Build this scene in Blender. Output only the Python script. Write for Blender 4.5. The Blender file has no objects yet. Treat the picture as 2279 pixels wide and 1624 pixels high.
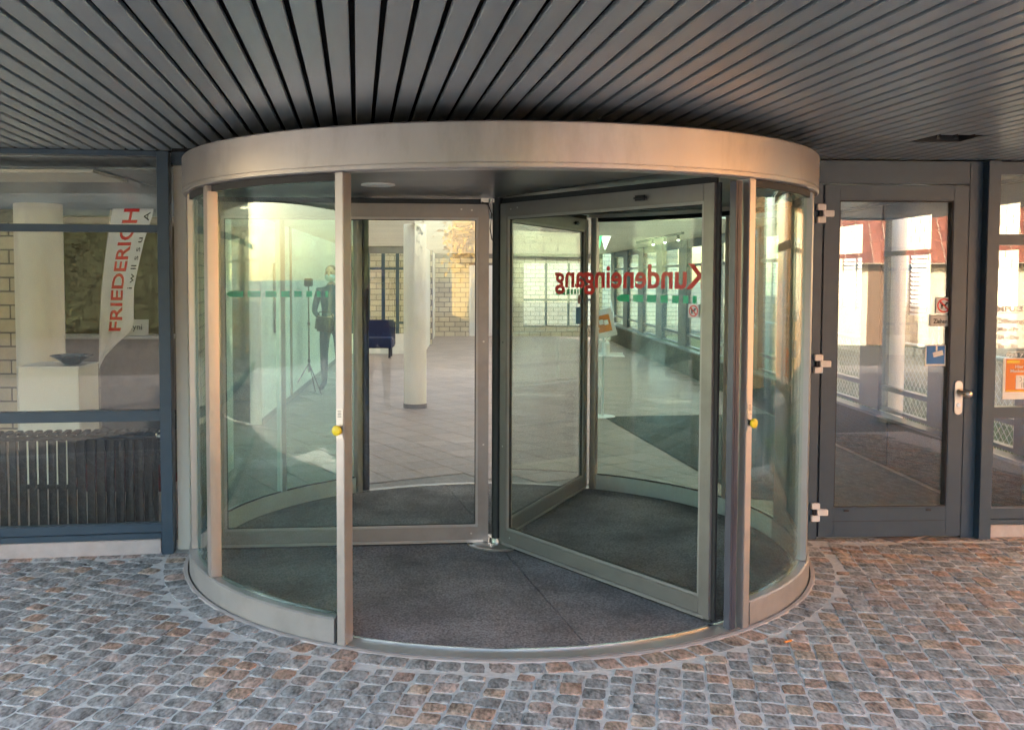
import bpy, bmesh, math, random
from mathutils import Vector, Matrix, noise
R = math.radians
rng = random.Random(7)
sc = bpy.context.scene
C = sc.collection

# ------------------------------------------------------------ camera, world, sun, exposure
FPX, PITCH, ROLL, EYE = 2182.4462, .0521, -.002, 1.57      # measured from the photograph (2279 px wide)
PX, PY = -91.12, -80.76
cam_d = bpy.data.cameras.new('camera'); cam = bpy.data.objects.new('camera', cam_d); C.objects.link(cam)
cam.location = (0, 0, EYE)
cam.rotation_euler = (Matrix.Rotation(math.pi/2 - PITCH, 3, 'X') @ Matrix.Rotation(-ROLL, 3, 'Z')).to_euler()
cam_d.sensor_width = 36; cam_d.lens = 36*FPX/2279
cam_d.shift_x = -PX/2279; cam_d.shift_y = PY/2279
cam_d.clip_start = .05; cam_d.clip_end = 2000
sc.camera = cam

SUN_EL, SUN_AZ = 21, -47           # azimuth from +Y, positive towards +X
world = bpy.data.worlds.new('World'); sc.world = world; world.use_nodes = True
wn = world.node_tree.nodes; wl = world.node_tree.links
bg = wn['Background']
sky = wn.new('ShaderNodeTexSky'); sky.sky_type = 'NISHITA'; sky.sun_disc = False
sky.sun_elevation = R(SUN_EL); sky.sun_rotation = R(SUN_AZ % 360)
sky.air_density = 1.2; sky.dust_density = 2.0
wl.new(sky.outputs[0], bg.inputs[0]); bg.inputs[1].default_value = .15
sun_d = bpy.data.lights.new('sun', 'SUN'); sun = bpy.data.objects.new('sun', sun_d); C.objects.link(sun)
sun_d.energy = 3.2; sun_d.angle = R(.5); sun_d.color = (1, .84, .66)
az, el = R(SUN_AZ), R(SUN_EL)
to_sun = Vector((math.sin(az)*math.cos(el), math.cos(az)*math.cos(el), math.sin(el)))
sun.rotation_euler = to_sun.to_track_quat('Z', 'Y').to_euler(); sun.location = (-20, 30, 30)
sc.view_settings.view_transform = 'Standard'; sc.view_settings.look = 'None'
sc.view_settings.exposure = 3.6; sc.view_settings.gamma = 1
sc.view_settings.use_curve_mapping = False
sc.render.engine = 'CYCLES'
cy = sc.cycles
cy.use_denoising = True; cy.denoiser = 'OPENIMAGEDENOISE'; cy.denoising_prefilter = 'FAST'
cy.max_bounces = 12; cy.diffuse_bounces = 6; cy.glossy_bounces = 6; cy.transmission_bounces = 8
cy.transparent_max_bounces = 48; cy.caustics_reflective = False; cy.caustics_refractive = False
cy.sample_clamp_indirect = 6; cy.blur_glossy = .5

def pr(x, y, z):                    # world point -> photo pixel (2279 wide), used to pick the nearest visible pieces
    z -= EYE
    d = y*math.cos(PITCH) - z*math.sin(PITCH); u = y*math.sin(PITCH) + z*math.cos(PITCH)
    return 2279/2+PX+FPX*x/d, 1624/2+PY-FPX*u/d

# ------------------------------------------------------------ helpers
def tag(o, label=None, cat=None, group=None, kind=None):
    if label: o['label'] = label
    if cat: o['category'] = cat
    if group: o['group'] = group
    if kind: o['kind'] = kind
    return o

def empty(name, loc=(0, 0, 0), rz=0, label=None, cat=None, group=None):
    o = bpy.data.objects.new(name, None); C.objects.link(o)
    o.empty_display_size = .1; o.location = loc; o.rotation_euler = (0, 0, rz)
    return tag(o, label, cat, group)

class MB:
    """collects faces; build() links them as one mesh object"""
    def __init__(s): s.v = []; s.f = []; s.mi = []; s.cur = 0
    def add(s, vs, fs):
        b = len(s.v); s.v += [tuple(v) for v in vs]; s.f += [tuple(b+i for i in f) for f in fs]
        s.mi += [s.cur]*len(fs); return s
    def box(s, c, d, rz=0, ry=0, rx=0):
        m = Matrix.Translation(c) @ Matrix.Rotation(rz, 4, 'Z') @ Matrix.Rotation(ry, 4, 'Y') @ Matrix.Rotation(rx, 4, 'X')
        h = [x/2 for x in d]
        vs = [m @ Vector((a*h[0], b*h[1], c_*h[2])) for a in (-1, 1) for b in (-1, 1) for c_ in (-1, 1)]
        return s.add(vs, [(0, 1, 3, 2), (4, 6, 7, 5), (0, 4, 5, 1), (2, 3, 7, 6), (0, 2, 6, 4), (1, 5, 7, 3)])
    def bx(s, x0, x1, y0, y1, z0, z1):
        return s.box(((x0+x1)/2, (y0+y1)/2, (z0+z1)/2), (abs(x1-x0), abs(y1-y0), abs(z1-z0)))
    def seg(s, a, b, t, z0, z1, off=0):
        """box along the ground line a-b, thickness t, centred on it (moved by off to its left)"""
        ax, ay = a; bx_, by = b; L = math.hypot(bx_-ax, by-ay); ang = math.atan2(by-ay, bx_-ax)
        nx, ny = -math.sin(ang), math.cos(ang)
        return s.box(((ax+bx_)/2+nx*off, (ay+by)/2+ny*off, (z0+z1)/2), (L, t, z1-z0), ang)
    def cyl(s, c, r, z0, z1, n=24, r1=None, caps=True):
        r1 = r if r1 is None else r1
        vs = [(c[0]+r*math.cos(2*math.pi*i/n), c[1]+r*math.sin(2*math.pi*i/n), z0) for i in range(n)]
        vs += [(c[0]+r1*math.cos(2*math.pi*i/n), c[1]+r1*math.sin(2*math.pi*i/n), z1) for i in range(n)]
        fs = [(i, (i+1) % n, n+(i+1) % n, n+i) for i in range(n)]
        if caps: fs += [tuple(range(n-1, -1, -1)), tuple(range(n, 2*n))]
        return s.add(vs, fs)
    def tube(s, pts, r, n=8):
        pts = [Vector(p) for p in pts]; rings = []
        for i, p in enumerate(pts):
            t = (pts[min(i+1, len(pts)-1)]-pts[max(i-1, 0)]).normalized()
            q = t.to_track_quat('Z', 'Y')
            rr = r[i] if isinstance(r, (list, tuple)) else r
            rings.append([p + q @ Vector((rr*math.cos(2*math.pi*k/n), rr*math.sin(2*math.pi*k/n), 0)) for k in range(n)])
        fs = []
        for i in range(len(pts)-1):
            for k in range(n): fs.append((i*n+k, i*n+(k+1) % n, (i+1)*n+(k+1) % n, (i+1)*n+k))
        fs += [tuple(range(n-1, -1, -1)), tuple((len(pts)-1)*n+k for k in range(n))]
        return s.add([v for rg in rings for v in rg], fs)
    def arc(s, c, a0, a1, prof, step=2.0, closed=True):
        """sweep a profile of (radius, z) points round c from angle a0 to a1 (degrees)"""
        n = max(1, int(abs(a1-a0)/step)); m = len(prof); vs = []; fs = []
        for i in range(n+1):
            a = R(a0+(a1-a0)*i/n)
            vs += [(c[0]+r*math.cos(a), c[1]+r*math.sin(a), z) for r, z in prof]
        for i in range(n):
            for k in range(m if closed else m-1):
                k2 = (k+1) % m
                fs.append((i*m+k, (i+1)*m+k, (i+1)*m+k2, i*m+k2))
        if closed and abs(a1-a0) < 359.9: fs += [tuple(range(m)), tuple(n*m+k for k in range(m-1, -1, -1))]
        return s.add(vs, fs)
    def build(s, name, mats, parent=None, smooth=False, bevel=0, merge=False):
        me = bpy.data.meshes.new(name); me.from_pydata(s.v, [], s.f)
        if not isinstance(mats, (list, tuple)): mats = [mats]
        for m in mats: me.materials.append(m)
        if len(mats) > 1: me.polygons.foreach_set('material_index', s.mi)
        b = bmesh.new(); b.from_mesh(me)
        if merge: bmesh.ops.remove_doubles(b, verts=b.verts, dist=1e-5)
        bmesh.ops.recalc_face_normals(b, faces=b.faces)
        if bevel:
            es = [e for e in b.edges if len(e.link_faces) == 2 and e.calc_face_angle(0) > .5]
            bmesh.ops.bevel(b, geom=es, offset=bevel, segments=2, affect='EDGES', clamp_overlap=True)
        b.to_mesh(me); b.free()
        if smooth:
            me.polygons.foreach_set('use_smooth', [True]*len(me.polygons))
            me.set_sharp_from_angle(angle=R(35))
        me.update()
        o = bpy.data.objects.new(name, me); C.objects.link(o)
        if parent:
            o.parent = parent
            w = parent; M = Matrix.Identity(4)
            while w: M = Matrix.LocRotScale(w.location, w.rotation_euler, w.scale) @ M; w = w.parent
            o.matrix_local = M.inverted()           # meshes are written in world coordinates
        return o

def inst(name, me, parent, loc, rz=0, scale=(1, 1, 1)):
    o = bpy.data.objects.new(name, me); C.objects.link(o); o.parent = parent
    o.location = Vector(loc) - (parent.location if parent else Vector()); o.rotation_euler = (0, 0, rz); o.scale = scale
    return o

def copy_thing(o, parent=None):
    c = o.copy(); C.objects.link(c)
    if parent: c.parent = parent
    for ch in o.children: copy_thing(ch, c)
    return c

def text_mesh(body, size, depth=.0006, align='LEFT', bold=0, spacing=1.0):
    cu = bpy.data.curves.new('lettering', 'FONT'); cu.body = body; cu.size = size; cu.extrude = depth
    cu.align_x = align; cu.offset = bold; cu.space_character = spacing; cu.resolution_u = 3
    o = bpy.data.objects.new('lettering', cu); C.objects.link(o)
    dg = bpy.context.evaluated_depsgraph_get()
    me = bpy.data.meshes.new_from_object(o.evaluated_get(dg)); bpy.data.objects.remove(o)
    return me

def put_text(name, body, size, mat, parent, M, bold=0, align='LEFT', width=None, height=None, spacing=1.0, depth=.0006):
    """M places the text: its x along the reading direction, y up"""
    me = text_mesh(body, size, depth, align, bold, spacing)
    xs = [v.co.x for v in me.vertices]; ys = [v.co.y for v in me.vertices]
    sx = width/(max(xs)-min(xs)) if width else 1; sy = height/(max(ys)-min(ys)) if height else 1
    for v in me.vertices: v.co.x = (v.co.x-(min(xs) if width else 0))*sx; v.co.y = (v.co.y-(min(ys) if height else 0))*sy
    me.materials.clear(); me.materials.append(mat)
    o = bpy.data.objects.new(name, me); C.objects.link(o)
    me.transform(M)
    if parent:
        o.parent = parent; w = parent; P = Matrix.Identity(4)
        while w: P = Matrix.LocRotScale(w.location, w.rotation_euler, w.scale) @ P; w = w.parent
        o.matrix_local = P.inverted()
    return o

def frame_m(origin, xdir, ydir=(0, 0, 1)):
    x = Vector(xdir).normalized(); y = Vector(ydir).normalized(); z = x.cross(y).normalized()
    m = Matrix((x, y, z)).transposed().to_4x4(); m.translation = origin
    return m

# ------------------------------------------------------------ materials
def mat(name, col, rough=.5, metal=0, var=.12, vscale=6, bump=0, bscale=60, spec=.5, stretch=None, dirt=0, emit=None, coat=0):
    m = bpy.data.materials.new(name); m.use_nodes = True; n = m.node_tree.nodes; l = m.node_tree.links
    p = n['Principled BSDF']; p.inputs['Roughness'].default_value = rough; p.inputs['Metallic'].default_value = metal
    p.inputs['Specular IOR Level'].default_value = spec; p.inputs['Coat Weight'].default_value = coat
    tc = n.new('ShaderNodeTexCoord'); mp = n.new('ShaderNodeMapping'); l.new(tc.outputs['Object'], mp.inputs[0])
    if stretch: mp.inputs['Scale'].default_value = stretch
    nz = n.new('ShaderNodeTexNoise'); nz.inputs['Scale'].default_value = vscale; nz.inputs['Detail'].default_value = 6; nz.inputs['Roughness'].default_value = .65
    l.new(mp.outputs[0], nz.inputs[0])
    cr = n.new('ShaderNodeValToRGB'); l.new(nz.outputs[0], cr.inputs[0])
    cr.color_ramp.elements[0].position = .3; cr.color_ramp.elements[1].position = .7
    cr.color_ramp.elements[0].color = [c*(1-var) for c in col]+[1]; cr.color_ramp.elements[1].color = [min(1, c*(1+var)) for c in col]+[1]
    src = cr.outputs[0]
    if dirt:
        n2 = n.new('ShaderNodeTexNoise'); n2.inputs['Scale'].default_value = 2.3; n2.inputs['Detail'].default_value = 9; n2.inputs['Roughness'].default_value = .75
        l.new(mp.outputs[0], n2.inputs[0])
        r2 = n.new('ShaderNodeValToRGB'); r2.color_ramp.elements[0].position = .5; r2.color_ramp.elements[1].position = .72
        r2.color_ramp.elements[0].color = (1, 1, 1, 1); r2.color_ramp.elements[1].color = (1-dirt, 1-dirt, 1-dirt*1.1, 1)
        l.new(n2.outputs[0], r2.inputs[0])
        mx = n.new('ShaderNodeMix'); mx.data_type = 'RGBA'; mx.blend_type = 'MULTIPLY'; mx.inputs[0].default_value = 1
        l.new(src, mx.inputs[6]); l.new(r2.outputs[0], mx.inputs[7]); src = mx.outputs[2]
    l.new(src, p.inputs['Base Color'])
    mr = n.new('ShaderNodeMapRange'); mr.inputs[3].default_value = max(0, rough-.08); mr.inputs[4].default_value = min(1, rough+.08)
    l.new(nz.outputs[0], mr.inputs[0]); l.new(mr.outputs[0], p.inputs['Roughness'])
    if bump:
        nb = n.new('ShaderNodeTexNoise'); nb.inputs['Scale'].default_value = bscale; nb.inputs['Detail'].default_value = 4
        l.new(mp.outputs[0], nb.inputs[0])
        b = n.new('ShaderNodeBump'); b.inputs['Strength'].default_value = bump; b.inputs['Distance'].default_value = .003
        l.new(nb.outputs[0], b.inputs['Height']); l.new(b.outputs[0], p.inputs['Normal'])
    if emit:
        p.inputs['Emission Color'].default_value = (*col, 1); p.inputs['Emission Strength'].default_value = emit
    return m

def per_piece_tone(m, amount):
    n = m.node_tree.nodes; l = m.node_tree.links; p = n['Principled BSDF']; src = p.inputs['Base Color'].links[0].from_socket
    oi = n.new('ShaderNodeObjectInfo'); mr = n.new('ShaderNodeMapRange'); mr.inputs[3].default_value = 1-amount; mr.inputs[4].default_value = 1+amount
    l.new(oi.outputs['Random'], mr.inputs[0]); v = n.new('ShaderNodeVectorMath'); v.operation = 'SCALE'; l.new(src, v.inputs[0]); l.new(mr.outputs[0], v.inputs['Scale']); l.new(v.outputs[0], p.inputs['Base Color'])

def glass_mat(name, tint, ior=1.5, wob=0.0, rough=0.0):
    """clear sheet glass: fresnel reflection over tinted straight-through transmission, per face"""
    m = bpy.data.materials.new(name); m.use_nodes = True; n = m.node_tree.nodes; l = m.node_tree.links
    n.remove(n['Principled BSDF']); out = n['Material Output']
    tr = n.new('ShaderNodeBsdfTransparent'); tr.inputs[0].default_value = (*tint, 1)
    gl = n.new('ShaderNodeBsdfGlossy'); gl.inputs['Roughness'].default_value = rough; gl.inputs[0].default_value = (1, 1, 1, 1)
    fr = n.new('ShaderNodeFresnel'); ge = n.new('ShaderNodeNewGeometry')
    mr = n.new('ShaderNodeMapRange'); mr.inputs[3].default_value = ior; mr.inputs[4].default_value = 1/ior
    l.new(ge.outputs['Backfacing'], mr.inputs[0]); l.new(mr.outputs[0], fr.inputs[0])
    mx = n.new('ShaderNodeMixShader'); l.new(fr.outputs[0], mx.inputs[0]); l.new(tr.outputs[0], mx.inputs[1]); l.new(gl.outputs[0], mx.inputs[2])
    if wob:
        tc = n.new('ShaderNodeTexCoord'); nz = n.new('ShaderNodeTexNoise'); nz.inputs['Scale'].default_value = 1.3; nz.inputs['Detail'].default_value = 1
        l.new(tc.outputs['Object'], nz.inputs[0]); b = n.new('ShaderNodeBump'); b.inputs['Strength'].default_value = 1; b.inputs['Distance'].default_value = wob
        l.new(nz.outputs[0], b.inputs['Height']); l.new(b.outputs[0], gl.inputs['Normal'])
    l.new(mx.outputs[0], out.inputs[0])
    return m

def stone_mat(name, use_attr, stops, rough=.75, bump=.6, bscale=90, grain=.35, streak=True, gscale=160):
    """colour picked per piece along a ramp, by object colour or by a mesh attribute"""
    m = bpy.data.materials.new(name); m.use_nodes = True; n = m.node_tree.nodes; l = m.node_tree.links; p = n['Principled BSDF']
    if use_attr:
        a = n.new('ShaderNodeAttribute'); a.attribute_name = 'pick'; val = a.outputs['Fac']
    else:
        a = n.new('ShaderNodeObjectInfo'); sp = n.new('ShaderNodeSeparateColor'); l.new(a.outputs['Color'], sp.inputs[0]); val = sp.outputs[0]
    cr = n.new('ShaderNodeValToRGB'); r = cr.color_ramp; l.new(val, cr.inputs[0])
    while len(r.elements) < len(stops): r.elements.new(.5)
    for e, (pos, c) in zip(r.elements, stops): e.position = pos; e.color = (*c, 1)
    ge = n.new('ShaderNodeNewGeometry')
    mp = n.new('ShaderNodeMapping'); mp.inputs['Scale'].default_value = (1, .45, 1) if streak else (1, 1, 1); mp.inputs['Rotation'].default_value = (0, 0, R(25))
    l.new(ge.outputs['Position'], mp.inputs[0])
    n1 = n.new('ShaderNodeTexNoise'); n1.inputs['Scale'].default_value = gscale; n1.inputs['Detail'].default_value = 3; l.new(mp.outputs[0], n1.inputs[0])
    n2 = n.new('ShaderNodeTexNoise'); n2.inputs['Scale'].default_value = gscale*.22; n2.inputs['Detail'].default_value = 5; l.new(mp.outputs[0], n2.inputs[0])
    ad = n.new('ShaderNodeMath'); ad.operation = 'ADD'; l.new(n1.outputs[0], ad.inputs[0]); l.new(n2.outputs[0], ad.inputs[1])
    mr = n.new('ShaderNodeMapRange'); mr.inputs[1].default_value = .65; mr.inputs[2].default_value = 1.35; mr.inputs[3].default_value = 1-grain; mr.inputs[4].default_value = 1+grain
    l.new(ad.outputs[0], mr.inputs[0])
    mx = n.new('ShaderNodeVectorMath'); mx.operation = 'SCALE'; l.new(cr.outputs[0], mx.inputs[0]); l.new(mr.outputs[0], mx.inputs['Scale'])
    l.new(mx.outputs[0], p.inputs['Base Color']); p.inputs['Roughness'].default_value = rough
    nb = n.new('ShaderNodeTexNoise'); nb.inputs['Scale'].default_value = bscale; nb.inputs['Detail'].default_value = 6; l.new(mp.outputs[0], nb.inputs[0])
    b = n.new('ShaderNodeBump'); b.inputs['Strength'].default_value = bump; b.inputs['Distance'].default_value = .006
    l.new(nb.outputs[0], b.inputs['Height']); l.new(b.outputs[0], p.inputs['Normal'])
    return m

M = {}
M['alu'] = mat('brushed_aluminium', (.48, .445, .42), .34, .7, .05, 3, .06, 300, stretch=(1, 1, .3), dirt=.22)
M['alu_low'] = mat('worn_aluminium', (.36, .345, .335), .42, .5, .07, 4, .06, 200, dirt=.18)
M['alu_wing'] = mat('wing_aluminium', (.25, .23, .218), .38, .55, .07, 4, .06, 200, dirt=.18)  # darkened copy of the aluminium: shading of the wings put into the colour
M['alu_lit'] = mat('lit_aluminium', (.62, .62, .59), .45, .2, .08, 4, .06, 200, dirt=.15)  # back plinths: light from the lobby is put into the metal colour
M['alu_fin'] = mat('ribbed_rubber', (.095, .095, .12), .33, .2, .2, 12, .1, 120, stretch=(1, 1, .1))
M['black'] = mat('black_rubber', (.018, .018, .019), .6)
M['anthracite'] = mat('anthracite_paint', (.045, .076, .108), .38, .1, .08, 3, .06, 200, dirt=.12)
M['slat'] = mat('ceiling_slat_paint', (.33, .375, .385), .36, .4, .08, 2, .03, 100, stretch=(1, .15, 1), dirt=.16)
per_piece_tone(M['slat'], .07)
M['plenum'] = mat('ceiling_void', (.012, .012, .011), .9)
M['drumceil'] = mat('drum_ceiling_metal', (.11, .115, .11), .33, .5, .1, 2, .05, 80, stretch=(.2, 1, 1))
M['concrete'] = mat('pale_concrete', (.46, .42, .40), .85, 0, .1, 9, .4, 80, dirt=.2)
M['mortar'] = mat('joint_mortar', (.68, .67, .65), .95, 0, .16, 45, .6, 220)
M['white'] = mat('white_plaster', (.78, .77, .71), .7, 0, .03, 2, .08, 60)
M['cream'] = mat('cream_paint', (.84, .80, .69), .5, 0, .03, 2)
M['whitepaint'] = mat('white_lacquer', (.80, .80, .79), .3, 0, .02)
M['chrome'] = mat('chrome', (.7, .7, .68), .18, 1, .05)
M['steel'] = mat('satin_steel', (.55, .52, .47), .3, .9, .08)
M['yellow'] = mat('yellow_plastic', (.80, .62, .03), .35, 0, .05)
M['red'] = mat('red_film', (.78, .03, .03), .45, 0, .03)
M['green'] = mat('green_film', (.015, .62, .30), .45, 0, .03)
M['blue'] = mat('blue_print', (.02, .20, .58), .45, 0, .03)
M['orange'] = mat('orange_print', (.78, .25, .05), .5, 0, .05)
M['print_white'] = mat('white_print', (.82, .82, .80), .5, 0, .03)
M['print_black'] = mat('black_print', (.03, .03, .03), .5, 0, .03)
M['paper'] = mat('paper', (.75, .74, .70), .7, 0, .05)
M['skirting'] = mat('skirting_stone', (.20, .18, .165), .5, 0, .1)
M['parapet'] = mat('dark_panel', (.022, .038, .036), .7, 0, .2, 3, spec=.2)
M['mat_in'] = mat('lobby_mat_fibre', (.045, .06, .06), .95, 0, .35, 120, .8, 260)
M['whiteroof'] = mat('white_ceiling_paint', (.7, .7, .68), .8)
M['woodslat'] = mat('pale_wood_slat', (.50, .42, .32), .55, 0, .12, 4, stretch=(.1, 1, 1))
M['sofa'] = mat('blue_fabric', (.006, .012, .06), .85, 0, .1, 60, .3)
M['redfab'] = mat('dark_red_fabric', (.12, .012, .015), .85, 0, .2, 60, .3)
M['wood'] = mat('brown_wood', (.16, .09, .05), .5, 0, .25, 6, stretch=(1, 6, 1))
M['banner'] = mat('banner_cloth', (.88, .88, .90), .75, 0, .04, 12)
M['grass'] = mat('grass_green', (.06, .12, .03), .9, 0, .5, 30, 1, 80)
M['rail_green'] = mat('pale_green_paint', (.48, .60, .54), .5, 0, .05)
M['wire'] = mat('galvanised_wire', (.50, .55, .52), .4, .6, .1)
M['blind'] = mat('white_blind', (.42, .44, .48), .45, 0, .03)
def frosted(c=.5):  # diffusing sheet for the added roof panes
    m = bpy.data.materials.new('added_rooflight_pane'); m.use_nodes = True; n = m.node_tree.nodes; l = m.node_tree.links
    n.remove(n['Principled BSDF']); t = n.new('ShaderNodeBsdfTranslucent'); t.inputs[0].default_value = (c, c*1.02, c*1.02, 1); l.new(t.outputs[0], n['Material Output'].inputs[0]); return m
M['frost'] = frosted(.6); M['frost_dim'] = frosted(.35)
M['g_clear'] = glass_mat('window_glass', (.955, .965, .94), 1.78, .0006)
M['g_left'] = glass_mat('left_window_glass', (.95, .96, .93), 1.45, .0006)
M['g_green'] = glass_mat('green_curved_glass', (.83, .95, .905), 1.5, .0004)
M['g_wing'] = glass_mat('door_wing_glass', (.935, .972, .955), 1.52, .0003)
COB = [(0, (.24, .24, .24)), (.28, (.32, .317, .312)), (.5, (.40, .39, .38)), (.62, (.38, .335, .315)), (.75, (.41, .33, .295)), (.88, (.40, .265, .20)), (1, (.45, .365, .29))]
M['cob'] = stone_mat('porphyry_stone', False, COB, grain=.8, bump=.8, gscale=85, bscale=70)
M['cob_a'] = stone_mat('porphyry_stone_mass', True, COB, grain=.8, bump=.8, gscale=85, bscale=70)
BLK = [(0, (.25, .21, .145)), (1, (.31, .265, .185))]
M['blk'] = stone_mat('cream_block', False, BLK, .85, .25, 60, .06, False, 40)
M['blk_a'] = stone_mat('cream_block_mass', True, BLK, .85, .25, 60, .06, False, 40)
TIL = [(0, (.255, .20, .175)), (1, (.33, .26, .228))]
BLK_LIT = [(0, (.60, .52, .37)), (1, (.72, .64, .47))]  # lighter block copy: daylight missing on the rear walls is put into the colour
M['blk2'] = stone_mat('lit_block', False, BLK_LIT, .85, .25, 60, .06, False, 40)
M['blk2_a'] = stone_mat('lit_block_mass', True, BLK_LIT, .85, .25, 60, .06, False, 40)
M['til'] = stone_mat('stoneware_tile', False, TIL, .42, .05, 30, .08, False, 60)
M['til_a'] = stone_mat('stoneware_tile_mass', True, TIL, .42, .05, 30, .08, False, 60)
ROOF = [(0, (.16, .05, .035)), (1, (.30, .10, .06))]
M['roof_a'] = stone_mat('clay_roof_tile', True, ROOF, .8, .3, 40, .15, False, 30)

def add_pick(o, picks, per):
    at = o.data.attributes.new('pick', 'FLOAT', 'FACE')
    at.data.foreach_set('value', [p for p in picks for _ in range(per)])

# carpet of the revolving door: dark grey-violet pile with speckle, scuffs near the threshold
def carpet():
    m = mat('door_carpet', (.20, .188, .190), .95, 0, .8, 110, 1, 260)
    n = m.node_tree.nodes; l = m.node_tree.links; p = n['Principled BSDF']
    src = p.inputs['Base Color'].links[0].from_socket
    tc = n.new('ShaderNodeTexCoord'); nz = n.new('ShaderNodeTexNoise'); nz.inputs['Scale'].default_value = 2.2; nz.inputs['Detail'].default_value = 7
    l.new(tc.outputs['Object'], nz.inputs[0])
    mr = n.new('ShaderNodeMapRange'); mr.inputs[1].default_value = .3; mr.inputs[2].default_value = .7; mr.inputs[3].default_value = .6; mr.inputs[4].default_value = 1.6
    l.new(nz.outputs[0], mr.inputs[0]); v = n.new('ShaderNodeVectorMath'); v.operation = 'SCALE'
    l.new(src, v.inputs[0]); l.new(mr.outputs[0], v.inputs['Scale']); l.new(v.outputs[0], p.inputs['Base Color'])
    return m
M['carpet'] = carpet()

# ------------------------------------------------------------ ground
DC = (.1526, 5.6896); RD = 1.72           # centre and radius of the revolving door
def ground_mat():
    m = bpy.data.materials.new('far_paving'); m.use_nodes = True; n = m.node_tree.nodes; l = m.node_tree.links; p = n['Principled BSDF']
    ge = n.new('ShaderNodeNewGeometry'); mp = n.new('ShaderNodeMapping'); mp.inputs['Rotation'].default_value = (0, 0, R(12.5)); l.new(ge.outputs['Position'], mp.inputs[0])
    br = n.new('ShaderNodeTexBrick'); br.inputs['Scale'].default_value = 1; br.inputs['Brick Width'].default_value = .09; br.inputs['Row Height'].default_value = .09
    br.inputs['Mortar Size'].default_value = .006; br.inputs['Color1'].default_value = (.17, .175, .18, 1); br.inputs['Color2'].default_value = (.18, .145, .125, 1); br.inputs['Mortar'].default_value = (.26, .265, .27, 1)
    l.new(mp.outputs[0], br.inputs[0]); l.new(br.outputs[0], p.inputs['Base Color']); p.inputs['Roughness'].default_value = .8
    return m
g = MB(); g.add([(-400, -400, -.03), (400, -400, -.03), (400, 400, -.03), (-400, 400, -.03)], [(0, 1, 2, 3)])
tag(g.build('ground', mat('asphalt', (.055, .056, .058), .9, 0, .2, 30, .4, 90)), kind='structure')
g = MB(); g.add([(-14, -5.5, -.026), (10, -5.5, -.026), (10, 5.8, -.026), (-14, 5.8, -.026)], [(0, 1, 2, 3)])
tag(g.build('forecourt', ground_mat()), kind='structure')

LA, LB = (-2.583, 5.418), (-1.70, 5.545)          # left glazed wall line
RA, RB = (2.085, 5.860), (3.30, 5.921)            # right wall line
def yl(x): return LA[1]+(x-LA[0])*(LB[1]-LA[1])/(LB[0]-LA[0])
def yr(x): return RA[1]+(x-RA[0])*(RB[1]-RA[1])/(RB[0]-RA[0])

g = MB(); g.add([(-5, 2.0, 0), (5, 2.0, 0), (5, 6.0, 0), (-5, 6.0, 0)], [(0, 1, 2, 3)])
pave = tag(g.build('pavement', M['mortar']), kind='structure')

def cob_mesh(seed, attr=False):
    r = random.Random(seed); N = 5; top = {}; vs = []; fs = []
    j = [[(r.uniform(-1, 1), r.uniform(-1, 1)) for _ in range(N)] for _ in range(N)]
    cor = [r.choice((r.uniform(.74, .88), r.uniform(.90, 1), r.uniform(.90, 1))) for _ in range(4)]
    tx, ty = r.uniform(-.0014, .0014), r.uniform(-.0014, .0014)
    ph = r.uniform(0, 99)
    for a in range(N):
        for b in range(N):
            u, v = -1+2*a/(N-1), -1+2*b/(N-1)
            u2 = math.copysign(abs(u)**.75, u); v2 = math.copysign(abs(v)**.75, v)
            k = (u > 0)*2+(v > 0); c = cor[k]; sh = 1-(1-c)*(abs(u)*abs(v))**1.5
            x = u2*.5*sh*.985 + j[a][b][0]*.016; y = v2*.5*sh*.985 + j[a][b][1]*.016
            e = max(abs(u), abs(v))
            z = .0040 - .0016*e**6 + tx*u*.7 + ty*v*.7 + (noise.noise(Vector((u*2.2+ph, v*2.2, seed)))*.0018)
            vs.append((x, y, z))
    idx = lambda a, b: a*N+b
    for a in range(N-1):
        for b in range(N-1): fs.append((idx(a, b), idx(a+1, b), idx(a+1, b+1), idx(a, b+1)))
    ring = [(a, 0) for a in range(N)]+[(N-1, b) for b in range(1, N)]+[(a, N-1) for a in range(N-2, -1, -1)]+[(0, b) for b in range(N-2, 0, -1)]
    base = len(vs)
    for a, b in ring:
        x, y, z = vs[idx(a, b)]; vs.append((x*1.012, y*1.012, -.012))
    for i in range(len(ring)):
        i2 = (i+1) % len(ring); fs.append((idx(*ring[i]), base+i, base+i2, idx(*ring[i2])))
    return vs, fs

cob_src = [cob_mesh(s) for s in range(28)]
cob_me = []
for vs, fs in cob_src:
    me = bpy.data.meshes.new('cobblestone'); me.from_pydata(vs, [], fs); me.materials.append(M['cob'])
    b = bmesh.new(); b.from_mesh(me); bmesh.ops.recalc_face_normals(b, faces=b.faces); b.to_mesh(me); b.free()
    me.polygons.foreach_set('use_smooth', [True]*len(me.polygons)); me.set_sharp_from_angle(angle=R(40)); cob_me.append(me)

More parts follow.
